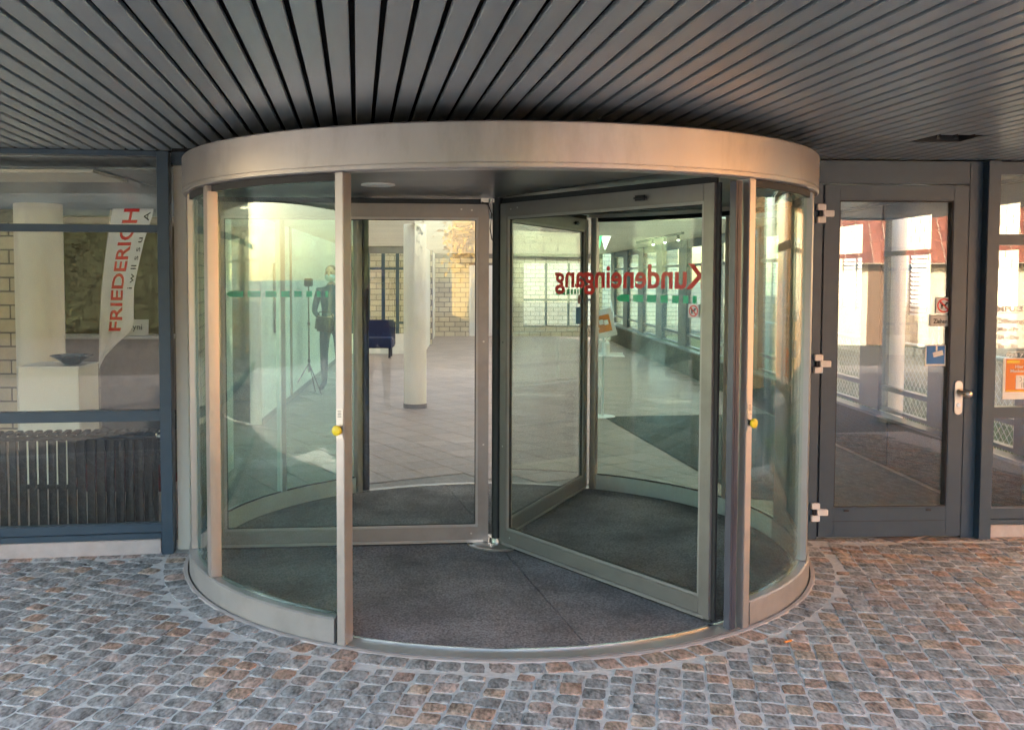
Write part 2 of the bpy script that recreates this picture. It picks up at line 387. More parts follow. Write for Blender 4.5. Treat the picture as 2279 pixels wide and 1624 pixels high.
stones = []     # x, y, rot, w, l, pick
def pick_at(x, y):
    warm = .20+.22*max(0, min(1, (x+1.3)/2))+.12*noise.noise(Vector((x*1.5, y*1.5, 3)))
    if rng.random() < warm: return rng.uniform(.62, 1)
    return rng.betavariate(2, 2)*.6
PW = .0925
t = -5.2
k = 0
while t < 5.2:
    a = R(12.6-1.5*max(-3, min(3, t)))
    s = -2.4+rng.uniform(-.08, .08)
    while s < 2.6:
        L = rng.uniform(.072, .105)
        sm = s+L/2
        x = t*math.cos(R(12.6)) + sm*math.sin(a); y = 4.0 - t*math.sin(R(12.6)) + sm*math.cos(a)
        s += L+.008
        x += rng.uniform(-.002, .002)
        r = math.hypot(x-DC[0], y-DC[1])
        cut = 1
        if r < RD+.20:
            if r < RD+.168: continue
            cut = .62; x += (x-DC[0])/r*.018; y += (y-DC[1])/r*.018
        if not (2.1 < y and -4.6 < x < 4.6): continue
        if x < DC[0] and y > yl(x)-.13: continue
        if x >= DC[0] and y > yr(x)-.14: continue
        stones.append((x, y, -a+rng.uniform(-.07, .07), (PW-.0065)*rng.uniform(.93, 1.03)*(1 if cut == 1 else .8), L*rng.uniform(.95, 1.02)*cut, pick_at(x, y)))
    t += PW; k += 1
# the course laid round the door, and the courses along the walls
ang = -184
while ang < 4:
    L = rng.uniform(.085, .115); r = RD+.037+.06
    da = math.degrees(L/r); am = R(ang+da/2)
    x, y = DC[0]+r*math.cos(am), DC[1]+r*math.sin(am)
    if not ((x < DC[0] and y > yl(x)-.07) or (x >= DC[0] and y > yr(x)-.07)):
        stones.append((x, y, am+rng.uniform(-.05, .05), .105, L*.96, pick_at(x, y)))
    ang += math.degrees((L+.008)/r)
for f, x0, x1, sg in ((yl, -4.6, -1.78, 1), (yr, 2.12, 4.6, 1)):
    x = x0
    while x < x1:
        L = rng.uniform(.09, .13)
        if math.hypot(x+L/2-DC[0], f(x+L/2)-.06-DC[1]) > RD+.16:
            stones.append((x+L/2, f(x+L/2)-.062, rng.uniform(-.03, .03)+(.14 if f is yl else .05), L*.96, .088, .55+rng.uniform(-.1, .35)))
        x += L+.008
def near(s):
    px, py = pr(s[0], s[1], 0)
    inside = -20 < px < 2300 and py < 1650
    return (0 if inside else 1, math.hypot(s[0], s[1]))
stones.sort(key=near)
for i, (x, y, rz, w, L, pk) in enumerate(stones[:300]):
    o = inst('cobblestone', cob_me[i % 28], pave, (x, y, rng.uniform(-.002, .002)), rz+math.pi*(i % 2), (w, L, 1)); o.color = (pk, pk, pk, 1)
b = MB(); picks = []
for i, (x, y, rz, w, L, pk) in enumerate(stones[300:]):
    vs, fs = cob_src[(i*5+3) % 28]; c, s_ = math.cos(rz), math.sin(rz); dz = rng.uniform(-.002, .002)
    b.add([(x+c*vx*w-s_*vy*L, y+s_*vx*w+c*vy*L, vz+dz) for vx, vy, vz in vs], fs); picks.append(pk)
o = b.build('cobblestones', M['cob_a'], pave); add_pick(o, picks, len(cob_src[0][1]))
o.data.polygons.foreach_set('use_smooth', [True]*len(o.data.polygons)); o.data.set_sharp_from_angle(angle=R(40)); tag(o, kind='stuff')

# ------------------------------------------------------------ canopy ceiling of slats
ZC = 2.27
SD = R(-6.6); ux, uy = math.sin(SD), math.cos(SD); vx_, vy_ = math.cos(SD), -math.sin(SD)
canopy = empty('canopy', (0, 3, 0), 0, 'flat canopy lined with long grey metal slats over the entrance', 'canopy')
b = MB(); b.bx(-6.5, 6.0, .6, 5.44, ZC+.045, ZC+.35); b.build('roof_slab', M['plenum'], canopy)
b = MB(); b.bx(-6.5, 6.0, .50, .597, ZC-.02, ZC+.36); b.build('edge_trim', M['anthracite'], canopy)
def slat_mesh(L):
    prof = [(-.033, .016), (-.033, .003), (-.030, 0), (.030, 0), (.033, .003), (.033, .016)]
    vs = [(x, y, z) for y in (0, L) for x, z in prof]; n = len(prof)
    fs = [(i, i+1, n+i+1, n+i) for i in range(n-1)]+[(n-1, 0, n, 2*n-1)]
    me = bpy.data.meshes.new('ceiling_slat'); me.from_pydata(vs, [], fs); me.materials.append(M['slat'])
    bm_ = bmesh.new(); bm_.from_mesh(me); bmesh.ops.recalc_face_normals(bm_, faces=bm_.faces); bm_.to_mesh(me); bm_.free()
    return me
SM = .0835
slat_cache = {}
def add_slat(p0, s0, s1):
    key = round(s1-s0, 2)
    if key < .06: return
    if key not in slat_cache: slat_cache[key] = slat_mesh(key)
    o = inst('ceiling_slat', slat_cache[key], canopy, (p0[0]+ux*s0, p0[1]+uy*s0, ZC+rng.uniform(-.0006, .0006)), -SD)
for i in range(-66, 69):
    t = i*SM+.018
    p0 = (t*vx_, 3.0+t*vy_)
    if not (-5.6 < p0[0] < 5.8): continue
    s0 = (.62-p0[1])/uy
    # end at the glazed walls
    s1 = None
    for s in [x*.01 for x in range(100, 420)]:
        x, y = p0[0]+ux*s, p0[1]+uy*s
        lim = yl(x)-.05 if x < -1.66 else (yr(x)-.05 if x > 1.9 else 5.40)
        if y > lim: s1 = s; break
    if s1 is None: continue
    xm = p0[0]+ux*1.98
    if 2.22 < xm < 2.50:         # open louvre in the ceiling
        add_slat(p0, s0, (4.84-p0[1])/uy); add_slat(p0, (5.10-p0[1])/uy, s1)
    else: add_slat(p0, s0, s1)
vent = empty('ceiling_opening', (2.36, 4.97, ZC), 0, 'dark rectangular opening in the slatted ceiling above the side door', 'ceiling vent')
b = MB()
for q in ((2.21, 2.215, 4.85, 5.09), (2.51, 2.515, 4.85, 5.09), (2.215, 2.51, 4.85, 4.855), (2.215, 2.51, 5.085, 5.09)): b.bx(q[0], q[1], q[2], q[3], ZC+.002, ZC+.043)
b.build('frame', M['black'], vent)
for i in range(3):
    x = 2.27+i*.09; b = MB(); b.cyl((x, 5.0), .011, ZC+.006, ZC+.04, 12); b.build('lamp_socket', M['chrome'], vent, True)
# round downlight at the left
dl = empty('ceiling_downlight', (-2.62, 4.93, ZC), 0, 'small round recessed light in the slatted ceiling at far left', 'ceiling light')
b = MB(); b.arc((-2.62, 4.93), 0, 360, [(.045, ZC-.008), (.062, ZC-.008), (.066, ZC-.001), (.045, ZC-.001)], 15); b.build('ring', M['anthracite'], dl, True)
b = MB(); b.cyl((-2.62, 4.93), .044, ZC-.005, ZC-.002, 24); b.build('lens', M['black'], dl)

# ------------------------------------------------------------ revolving door
rd = empty('revolving_door', (DC[0], DC[1], 0), 0, 'round three-wing revolving door in brushed aluminium and green tinted curved glass', 'revolving door')
def P(a, r): return (DC[0]+r*math.cos(R(a)), DC[1]+r*math.sin(R(a)))
b = MB(); b.arc(DC, 0, 360, [(1.7475, 2.012), (1.7475, 2.026), (1.7435, 2.0275), (1.7435, 2.0300), (1.7475, 2.0315), (1.7475, 2.19), (1.742, 2.196), (1.66, 2.196), (1.66, 2.03), (1.665, 2.006), (1.742, 2.006)], 1.5)
b.build('fascia', M['alu'], rd, True)
b = MB(); b.arc(DC, 0, 360, [(1.655, 2.03), (1.66, 2.03), (1.66, 2.19), (.01, 2.19), (.01, 2.032)], 3)
b.build('drum_ceiling', M['drumceil'], rd, True)
for a in (-62, 58, 178):    # seams of the drum ceiling
    x, y = P(a, .85); b = MB(); b.box((x, y, 2.0305), (1.5, .004, .002), R(a)); b.build('ceiling_seam', M['black'], rd)
for a, r in ((-128, 1.0), (-18, .9), (100, 1.0)):
    x, y = P(a, r); b = MB(); b.cyl((x, y), .085, 2.024, 2.0315, 32); b.build('ceiling_lamp', M['print_white'], rd, True)
SEG = [(-198, -115.2), (-50.2, 0), (64.5, 176), ]
prof_pl = [(1.672, .004), (1.735, .004), (1.735, .108), (1.728, .115), (1.70, .118), (1.672, .118)]
for a0, a1 in ((-176.5, -115.1), (-50.3, 5.5), (5.5, 62.5), (126, 183.5)):
    b = MB(); b.arc(DC, a0, a1, prof_pl, 1.5); b.build('plinth', M['alu_low'] if a0 < 0 else M['alu_lit'], rd, True)
    b = MB(); b.arc(DC, a0, a1, [(1.664, 1.975), (1.712, 1.975), (1.712, 2.004), (1.664, 2.004)], 1.5); b.build('head_track', M['black'], rd, True)
prof_gl = [(1.687, .119), (1.699, .119), (1.699, 1.974), (1.687, 1.974)]
for a0, a1 in ((-142.9, -115.1), (-162, -147), (-50.2, -25), (26.2, 62.4), (5.8, 24.4), (126.2, 146.6), (148.6, 183)):
    b = MB(); b.arc(DC, a0, a1, prof_gl, 1.0); b.build('curved_glass', M['g_green'], rd, True)
    b = MB(); b.arc(DC, a0+.1, a1-.1, [(1.680, .1185), (1.6865, .1185), (1.6865, .127), (1.680, .127)], 2); b.build('glazing_bead', M['black'], rd)
def post(a, tan, rad, rc=1.705, z0=.004, z1=2.004, m=None, name='post', bev=.003):
    x, y = P(a, rc); b = MB(); b.box((x, y, (z0+z1)/2), (rad, tan, z1-z0), R(a)); return b.build(name, m or M['alu'], rd, bevel=bev)
post(-113.8, .040, .068, 1.708)
post(-145, .050, .055, 1.707, .1185)
post(-51.6, .045, .070, 1.708)
post(-21, .20, .055, 1.695, .1185)
post(-166, .20, .050, 1.695, .1185)
b = MB(); b.arc(DC, -17.4, 5.4, [(1.68, .119), (1.71, .119), (1.71, 2.004), (1.68, 2.004)], 2); b.build('side_panel', M['alu_low'], rd, True)
b = MB(); b.arc(DC, -176.4, -169.6, [(1.68, .119), (1.71, .119), (1.71, 2.004), (1.68, 2.004)], 2); b.build('side_panel', M['alu_low'], rd, True)
post(63.6, .042, .066, 1.70); post(124.9, .042, .066, 1.70); post(25.3, .044, .05, 1.70, .1185); post(147.6, .044, .05, 1.70, .1185)
# ribbed safety bumper beside the right post, and on the back left post
for a, sg in ((-54.0, -1), (122.6, -1)):
    b = MB()
    for k in range(4):
        x, y = P(a+k*.36-.5, 1.712-.003*abs(k-1.5)); b.box((x, y, 1.0), (.036, .009, 1.985), R(a))
    b.build('safety_bumper', M['alu_fin'], rd, bevel=.002)
# threshold and carpet
b = MB(); b.arc(DC, -115, -50.5, [(1.655, .001), (1.735, .001), (1.735, .008), (1.655, .012)], 1.5); b.build('threshold', M['alu_low'], rd, True)
b = MB(); b.arc(DC, 62.6, 125.8, [(1.655, .003), (1.735, .003), (1.735, .012), (1.655, .014)], 1.5); b.build('threshold', M['alu_low'], rd, True)
b = MB(); b.arc(DC, -180, 180, [(1.645, .001), (1.656, .001), (1.656, .017), (1.645, .017)], 1.5); b.build('carpet_rim', M['chrome'], rd, True)
for a0 in (-78, 102):       # two halves of the carpet with a fine seam
    b = MB(); n = 90; vs = [(DC[0]+.002*math.cos(R(a0+90)), DC[1]+.002*math.sin(R(a0+90)), 0)]
    pts = [P(a0+.07+179.86*i/n, 1.644) for i in range(n+1)]
    b.add([(x, y, .013) for x, y in pts]+[(x, y, .001) for x, y in pts], [tuple(range(n+1))]+[(i, i+1, n+2+i, n+1+i) for i in range(n)]+[(n, 0, n+1, 2*n+1)])
    b.build('carpet', M['carpet'], rd)
b = MB(); b.arc(DC, -180, 180, [(1.745, -.001), (1.768, -.001), (1.764, .005), (1.745, .007)], 2); b.build('mortar_ring', M['concrete'], rd, True)
b = MB(); b.arc(DC, -180, 180, [(1.7355, .0005), (1.7445, .0005), (1.7445, .002), (1.7355, .002)], 2); b.build('dirt_shadow_ring', M['black'], rd)  # thin black ring: dirt line plus contact shadow painted at the plinth foot
# pivot
b = MB(); b.cyl(DC, .030, .026, 2.028, 20); b.build('pivot_column', M['black'], rd, True)
b = MB(); b.cyl(DC, .175, .0135, .021, 48); b.cyl(DC, .150, .021, .026, 48, .14); b.cyl(DC, .042, .026, .05, 24); b.build('pivot_plate', M['steel'], rd, True)
b = MB(); b.box((DC[0], DC[1], 2.012), (.20, .035, .022), R(10)); b.cyl((DC[0]+.045, DC[1]-.05), .012, 1.985, 2.02, 12); b.cyl((DC[0]-.04, DC[1]-.045), .010, 1.995, 2.02, 12); b.build('pivot_bracket', M['steel'], rd, bevel=.001)
x, y = DC
b = MB(); b.tube([(x-.09, y-.04, 2.0), (x-.055, y-.045, 1.985), (x-.035, y-.05, 1.93), (x-.045, y-.052, 1.85), (x-.035, y-.045, 1.79), (x-.012, y-.03, 1.765)], .0035, 6); b.build('cable', M['black'], rd, True)

def on_wing(a, s, off):      # point on a wing at distance s from the pivot, off its plane (to the left of its direction)
    return (DC[0]+s*math.cos(R(a))-off*math.sin(R(a)), DC[1]+s*math.sin(R(a))+off*math.cos(R(a)))
ZT, ZB = 1.990, .030
def wing(a):
    m = M['alu']; S0, S1 = .052, 1.625; T = .042
    root = MB()
    def rail(s0, s1, z0, z1, t=T, mb=None):
        c = on_wing(a, (s0+s1)/2, 0); mb.box((c[0], c[1], (z0+z1)/2), (s1-s0, t, z1-z0), R(a))
    rail(S0, S0+.062, ZB, ZT, T, root); rail(S1-.062, S1, ZB, ZT, T, root)
    rail(S0+.062, S1-.062, ZT-.078, ZT, T, root); rail(S0+.062, S1-.062, ZB+.012, ZB+.088, T, root)
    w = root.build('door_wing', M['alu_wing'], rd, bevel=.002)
    c = on_wing(a, 0, 0)
    bd = MB()
    s0, s1, z0, z1 = S0+.0625, S1-.0625, ZB+.0885, ZT-.0785
    rail(s0, s0+.012, z0, z1, .030, bd); rail(s1-.012, s1, z0, z1, .030, bd); rail(s0+.012, s1-.012, z1-.012, z1, .030, bd); rail(s0+.012, s1-.012, z0, z0+.012, .030, bd)
    bd.build('glazing_bead', M['alu_low'], w)
    gs = MB()
    for q in ((S0+.064, S1-.064, z0-.006+.003, z0-.0005), ): rail(*q, .036, gs)
    rail(s0+.012, s0+.016, z0+.012, z1-.012, .014, gs); rail(s1-.016, s1-.012, z0+.012, z1-.012, .014, gs); rail(s0+.016, s1-.016, z1-.016, z1-.012, .014, gs); rail(s0+.016, s1-.016, z0+.012, z0+.016, .014, gs)
    gs.build('glazing_gasket', M['black'], w)
    gl = MB(); rail(s0+.0125, s1-.0125, z0+.0125, z1-.0125, .009, gl); gl.build('glass_pane', M['g_wing'], w)
    br = MB(); rail(S1+.001, S1+.020, ZB, ZT, .014, br); rail(S0, S1, ZT+.001, ZT+.030, .012, br); rail(S0, S1, .0145, ZB-.001, .016, br); br.build('brush_seal', M['black'], w)
    bl = MB(); rail(S0+.03, S1-.03, ZB-.002, ZB+.0115, T+.008, bl); bl.build('floor_strip', M['alu'], w)
    # small cap screws
    sc_ = MB()
    for s, z in ((S0+.10, ZT-.035), (S0+.16, ZT-.03), (S0+.10, ZB+.05), (S0+.03, 1.2), (S0+.03, .6)):
        for off in (.0215, -.0215):
            q = on_wing(a, s, off); sc_.box((q[0], q[1], z), (.009, .002, .009), R(a))
    sc_.build('cap_screw', M['steel'], w)
    return w
wings = {a: wing(a) for a in (-54.8, 65.2, -174.8)}
for a, s, sg in ((-54.8, 1.18, -1), (65.2, 1.32, -1)):
    q = on_wing(a, s, sg*.034); b = MB(); b.box((q[0], q[1], ZT-.04), (.085, .024, .026), R(a)); b.build('door_sensor', M['black'], wings[a], bevel=.010)

def film_quad(a, s0, s1, z0, z1, off, m, name, w, pts=None):
    pts = pts or [(s0, z0), (s1, z0), (s1, z1), (s0, z1)]
    b = MB(); n = len(pts); th = .0006 if off > 0 else -.0006
    vs = [(*on_wing(a, s, off), z) for s, z in pts]+[(*on_wing(a, s, off+th), z) for s, z in pts]
    b.add(vs, [tuple(range(n)), tuple(range(2*n-1, n-1, -1))]+[(i, (i+1) % n, n+(i+1) % n, n+i) for i in range(n)])
    return b.build(name, m, w)

# right wing: mirrored red word, green dashes, no-dogs sticker (all on the far face of its glass)
wr = wings[-54.8]
A = -54.8; off = .0046
put_text('lettering', 'Kundeneingang', .16, M['red'], wr,
         frame_m((*on_wing(A, 1.556, off), 1.522), (-math.cos(R(A)), -math.sin(R(A)), 0)), bold=.0038, width=1.045)
for s0, s1 in ((.985, 1.074), (1.101, 1.168), (1.196, 1.255), (1.284, 1.330), (1.358, 1.399), (1.426, 1.458), (1.483, 1.508), (1.533, 1.549)):
    z0, z1 = 1.453, 1.488
    if s0 == .985: film_quad(A, 0, 0, 0, 0, off, M['green'], 'arrow_dash', wr, [(s0+.018, z0), (s1, z0), (s1, z1), (s0+.03, z1), (s0, (z0+z1)/2)])
    else: film_quad(A, s0, s1, z0, z1, off, M['green'], 'arrow_dash', wr)
def no_dogs(origin, xdir, size, parent, ydir=(0, 0, 1)):
    """square red-white sign with a crossed-out dog; origin is its centre"""
    x = Vector(xdir).normalized(); y = Vector(ydir).normalized(); n = x.cross(y); o = Vector(origin); h = size/2
    def poly(pts, lift, m, name, th=.0005):
        k = len(pts); b = MB(); vs = [o+x*p[0]*size+y*p[1]*size+n*lift for p in pts]; vs += [v+n*th for v in vs]
        b.add(vs, [tuple(range(k-1, -1, -1)), tuple(range(k, 2*k))]+[(i, (i+1) % k, k+(i+1) % k, k+i) for i in range(k)])
        return b
    s = poly([(-.5, -.5), (.5, -.5), (.5, .5), (-.5, .5)], 0, None, '', .0012).build('no_dogs_sign', M['print_white'], parent)
    b = MB(); K = 28
    for i in range(K):
        a0, a1 = 2*math.pi*i/K, 2*math.pi*(i+1)/K
        q = poly([(.43*math.cos(a0), .43*math.sin(a0)), (.43*math.cos(a1), .43*math.sin(a1)), (.35*math.cos(a1), .35*math.sin(a1)), (.35*math.cos(a0), .35*math.sin(a0))], .0014, None, '')
        b.add(q.v, q.f)
    q = poly([(-.28, .22), (-.22, .28), (.28, -.22), (.22, -.28)], .0026, None, ''); b.add(q.v, q.f)
    b.build('ban_ring', M['red'], s)
    b = MB()
    for pts in ([(-.20, -.04), (.12, -.02), (.14, .08), (-.18, .08)], [(.08, .04), (.16, .06), (.20, .20), (.10, .18)], [(.10, .10), (.25, .10), (.25, .18), (.12, .20)],
                [(-.20, -.03), (-.14, -.03), (-.16, -.22), (-.21, -.22)], [(.05, -.02), (.11, -.02), (.14, -.20), (.09, -.20)], [(-.20, .05), (-.17, .08), (-.26, .20), (-.29, .19)], [(-.12, -.03), (-.07, -.03), (-.06, -.2), (-.10, -.2)]):
        q = poly(pts, .0020, None, ''); b.add(q.v, q.f)
    b.build('dog_picture', M['print_black'], s)
    return s
no_dogs((*on_wing(A, 1.500, off), 1.420), (-math.cos(R(A)), -math.sin(R(A)), 0), .062, wr)
no_dogs((*on_wing(A, 1.500, -.0052), 1.420), (math.cos(R(A)), math.sin(R(A)), 0), .062, wr)
# left wing: green arrow pointing left
A = -174.8; wl_ = wings[A]
z0, z1 = 1.457, 1.491; off = -.0046     # face towards the street: normal side
tip = [(1.60, (z0+z1)/2)]
off = .0046
for s0, s1 in ((1.449, 1.544), (1.352, 1.424), (1.264, 1.325), (1.189, 1.238), (1.122, 1.164), (1.063, 1.096), (1.015, 1.038), (.972, .989)):
    if s0 == 1.449: film_quad(A, 0, 0, 0, 0, off, M['green'], 'arrow_dash', wl_, [(s0, z0), (s1-.018, z0), (s1, (z0+z1)/2), (s1-.018, z1), (s0, z1)])
    else: film_quad(A, s0, s1, z0, z1, off, M['green'], 'arrow_dash', wl_)
A = 65.2; wb = wings[A]; off = -.0046
for s0, s1 in ((.985, 1.074), (1.101, 1.168), (1.196, 1.255), (1.284, 1.330), (1.358, 1.399), (1.426, 1.458), (1.483, 1.508)): film_quad(A, s0, s1, 1.453, 1.488, off, M['green'], 'arrow_dash', wb)
no_dogs((*on_wing(A, 1.47, -.0052), 1.415), (math.cos(R(A)), math.sin(R(A)), 0), .062, wb)
film_quad(A, 1.40, 1.51, 1.24, 1.36, off, M['blue'], 'camera_sticker', wb)

# emergency push buttons on both posts
for a, z, sd in ((-113.8, .955, -1), (-51.6, .955, 1)):
    x, y = P(a+(-.0 if sd < 0 else .0), 1.7435)
    b = MB(); b.box((x, y, z), (.004, .034, .125), R(a)); pl = b.build('button_plate', M['steel'], rd, bevel=.001)
    b = MB()
    for k in range(5): b.box((x+.0022*math.cos(R(a)), y+.0022*math.sin(R(a)), z+.03+.006*k), (.0006, .018-.003*(k % 2), .0022), R(a))
    b.build('button_note', M['print_black'], pl)
    n_ = Vector((math.cos(R(a)), math.sin(R(a)), 0)); c = Vector((x, y, z-.025))
    b = MB(); b.tube([c, c+n_*.016], .013, 16); b.build('button_stem', M['black'], pl, True)
    b = MB(); b.tube([c+n_*.016, c+n_*.019, c+n_*.030, c+n_*.034], [.018, .021, .021, .015], 20); b.build('push_button', M['yellow'], pl, True)

# ------------------------------------------------------------ glazed walls either side
AN = M['anthracite']
lw = empty('shopfront_window', (-2.2, 5.48, 0), 0, 'anthracite framed shopfront window left of the revolving door', 'window')
xl0 = -5.6
def seg_l(x0, x1, t, z0, z1, off=0): return MB().seg((x0, yl(x0)), (x1, yl(x1)), t, z0, z1, off)
XL = -1.757
seg_l(xl0, XL-.004, .12, .002, .086, .01).build('concrete_base', M['concrete'], lw, bevel=.004)
seg_l(xl0, XL-.004, .075, .088, .120, 0).build('bottom_rail', AN, lw, bevel=.002)
seg_l(xl0, XL-.004, .060, .123, .172, 0).build('bottom_rail', AN, lw, bevel=.002)
seg_l(xl0, XL-.004, .060, .758, .818, 0).build('transom', AN, lw, bevel=.002)
seg_l(xl0, XL-.004, .060, 1.818, 1.860, 0).build('transom', AN, lw, bevel=.002)
seg_l(xl0, XL-.004, .080, 2.240, 2.268, 0).build('top_rail', AN, lw, bevel=.002)
seg_l(xl0, XL-.004, .010, .172, .758, 0).build('glass_pane', M['g_left'], lw)
seg_l(xl0, XL-.004, .010, .818, 1.818, 0).build('glass_pane', M['g_left'], lw)
seg_l(xl0, XL-.004, .010, 1.860, 2.240, 0).build('glass_pane', M['g_left'], lw)
MB().box((-1.722, yl(-1.722)-.01, 1.134), (.064, .11, 2.264), R(8)).build('mullion', AN, lw, bevel=.003)
MB().bx(-1.684, -1.55, 5.54, 5.60, 2.20, 2.268).build('top_rail', AN, lw)
rv = MB().bx(-1.684, -1.612, 5.575, 5.65, .004, 2.198).build('wall_reveal', M['cream'], None, bevel=.003)
tag(rv, 'narrow cream painted wall strip squeezed between left window frame and revolving door', 'wall')

rwn = empty('shopfront_window', (3.6, 5.93, 0), 0, 'anthracite framed shopfront window with orange poster right of the side door', 'window')
def seg_r(x0, x1, t, z0, z1, off=0): return MB().seg((x0, yr(x0)), (x1, yr(x1)), t, z0, z1, off)
XR = 3.128; xr1 = 5.0
seg_r(XR, xr1, .12, .002, .080, .01).build('concrete_base', M['concrete'], rwn, bevel=.004)
seg_r(XR, xr1, .075, .082, .112, 0).build('bottom_rail', AN, rwn, bevel=.002)
seg_r(XR, xr1, .060, .115, .178, 0).build('bottom_rail', AN, rwn, bevel=.002)
seg_r(XR, xr1, .060, .728, .796, 0).build('transom', AN, rwn, bevel=.002)
seg_r(XR, xr1, .060, 1.770, 1.834, 0).build('transom', AN, rwn, bevel=.002)
seg_r(XR, xr1, .080, 2.188, 2.262, 0).build('top_rail', AN, rwn, bevel=.002)
for z0, z1 in ((.178, .728), (.796, 1.770), (1.834, 2.188)): seg_r(XR, xr1, .010, z0, z1, 0).build('glass_pane', M['g_clear'], rwn)
MB().box((3.086, yr(3.086)-.025, 1.132), (.075, .13, 2.26), R(3)).build('mullion', AN, rwn, bevel=.003)
MB().box((5.03, yr(5.03)-.0, 1.132), (.06, .12, 2.26), R(3)).build('mullion', AN, rwn, bevel=.003)

# side door
tag(MB().bx(3.565, 3.72, 6.0, 26.2, 2.201, 2.298).build('window_header', AN), 'dark beam above the side windows of the lobby', 'beam')
sd_ = empty('side_door', (2.55, 5.88, 0), 0, 'anthracite metal side door with tall glass pane and white hinges', 'door')
ra = math.atan2(RB[1]-RA[1], RB[0]-RA[0])
X0, X1 = 2.085, 2.960
MB().seg((X1+.006, yr(X1)), (3.046, yr(3.046)), .07, .004, 2.262).build('door_frame', AN, sd_, bevel=.002)
MB().seg((2.0, yr(2.0)), (X1+.004, yr(X1)), .07, 2.128, 2.262).build('door_frame', AN, sd_, bevel=.002)
MB().seg((2.02, yr(2.0)), (X0-.008, yr(X0)), .07, .004, 2.126).build('door_frame', AN, sd_, bevel=.002)
D = MB(); of = -.010
D.seg((X0, yr(X0)), (X0+.092, yr(X0+.092)), .06, .016, 2.120, of); D.seg((X1-.092, yr(X1-.092)), (X1, yr(X1)), .06, .016, 2.120, of)
D.seg((X0+.092, yr(X0+.092)), (X1-.092, yr(X1-.092)), .06, 2.030, 2.120, of); D.seg((X0+.092, yr(X0+.092)), (X1-.092, yr(X1-.092)), .06, .016, .196, of)
leaf = D.build('door_leaf', AN, sd_, bevel=.002)
MB().seg((X0+.094, yr(X0)), (X1-.094, yr(X1)), .010, .202, 2.026, of).build('glass_pane', M['g_clear'], leaf)
b = MB(); a_, c_ = X0+.092, X1-.092
for q in ((a_, a_+.006, .197, 2.029), (c_-.006, c_, .197, 2.029), (a_+.006, c_-.006, 2.023, 2.029), (a_+.006, c_-.006, .197, .203)):
    b.seg((q[0], yr(q[0])), (q[1], yr(q[1])), .05, q[2], q[3], of)
b.build('gasket', M['black'], leaf)
for x in (X0+.17, X1-.20): MB().box((x, yr(x)-.046, .178), (.032, .010, .012), ra).build('drain_cap', M['black'], leaf, bevel=.003)
MB().box((2.52, yr(2.52)-.0407, .112), (.70, .0012, .003), ra).build('panel_seam', M['black'], leaf)
for z in (1.950, 1.062, .172):
    hb = MB(); x = X0-.008; y = yr(x)-.052
    hb.box((x-.014, y, z+.037), (.050, .026, .036), ra); hb.box((x-.014, y, z-.037), (.050, .026, .036), ra); hb.box((x+.026, y-.002, z), (.066, .028, .036), ra)
    h_ = hb.build('hinge', M['whitepaint'], leaf, bevel=.0025)
    MB().box((x-.016, y+.003, z), (.020, .018, .036), ra).build('hinge_gap', M['black'], h_)
# handle plate and knob
hx = 2.925; hy = yr(hx)-.0415
b = MB(); pts = []
for i in range(9): a = math.pi*i/8; pts.append((.024*math.cos(a), .078+.024*math.sin(a)))
for i in range(9): a = math.pi+math.pi*i/8; pts.append((.024*math.cos(a), -.078+.024*math.sin(a)))
n = len(pts); b.add([(hx+p[0], hy-.001, .856+p[1]) for p in pts]+[(hx+p[0], hy-.010, .856+p[1]) for p in pts], [tuple(range(n)), tuple(range(2*n-1, n-1, -1))]+[(i, (i+1) % n, n+(i+1) % n, n+i) for i in range(n)])
hp = b.build('handle_plate', M['steel'], leaf, bevel=.002)
b = MB(); b.tube([(hx, hy-.010, .892), (hx, hy-.030, .892), (hx+.006, hy-.045, .890), (hx+.020, hy-.052, .886)], [.016, .010, .011, .014], 14); b.build('knob_neck', M['steel'], hp, True)
b = MB(); prof = [(-.026, .004), (-.022, .015), (-.012, .023), (0, .026), (.012, .023), (.022, .014), (.027, .004)]
b.tube([(hx+.030+q, hy-.056, .884-q*.2) for q, _ in prof], [r for _, r in prof], 18); b.build('knob', M['steel'], hp, True)
b = MB(); b.tube([(hx, hy-.009, .812), (hx, hy-.014, .812)], .011, 16); b.build('lock_cylinder', M['chrome'], hp, True)
# inner handle on the far side and stickers
fx = Vector((math.cos(ra), math.sin(ra), 0)); gy = lambda x: yr(x)-.0165
no_dogs((2.836, gy(2.836), 1.408), fx, .098, leaf)
b = MB(); b.box((2.815, gy(2.815)-.0006, 1.318), (.125, .0012, .068), ra); zi = b.build('pull_sign', M['paper'], leaf)
b = MB()
for q in ((0, .030, .117, .002), (0, -.030, .117, .002)): b.box((2.815+q[0], gy(2.815)-.0016, 1.318+q[1]), (q[2], .0006, q[3]), ra)
for q in (-.0575, .0575): b.box((2.815+q, gy(2.815+q)-.0016, 1.318), (.002, .0006, .058), ra)
b.build('sign_border', M['print_black'], zi)
put_text('lettering', 'Ziehen', .04, M['print_black'], zi, frame_m((2.773, gy(2.773)-.0020, 1.300), fx), width=.085, bold=.0006)
b = MB(); b.box((2.792, gy(2.79)-.0006, 1.108), (.125, .0012, .125), ra); cs = b.build('camera_sign', M['print_white'], leaf)
b = MB(); b.box((2.792, gy(2.79)-.0016, 1.111), (.112, .0008, .110), ra); b.build('sign_field', M['blue'], cs)
b = MB(); yy = gy(2.79)-.0026
b.box((2.806, yy, 1.118), (.062, .0008, .030), ra, R(-14)); b.box((2.772, yy, 1.108), (.016, .0008, .014), ra, R(-14)); b.box((2.762, yy, 1.106), (.010, .0008, .020), ra, R(-14)); b.box((2.797, yy, 1.150), (.010, .0008, .030), ra)
b.build('camera_picture', M['print_white'], cs)

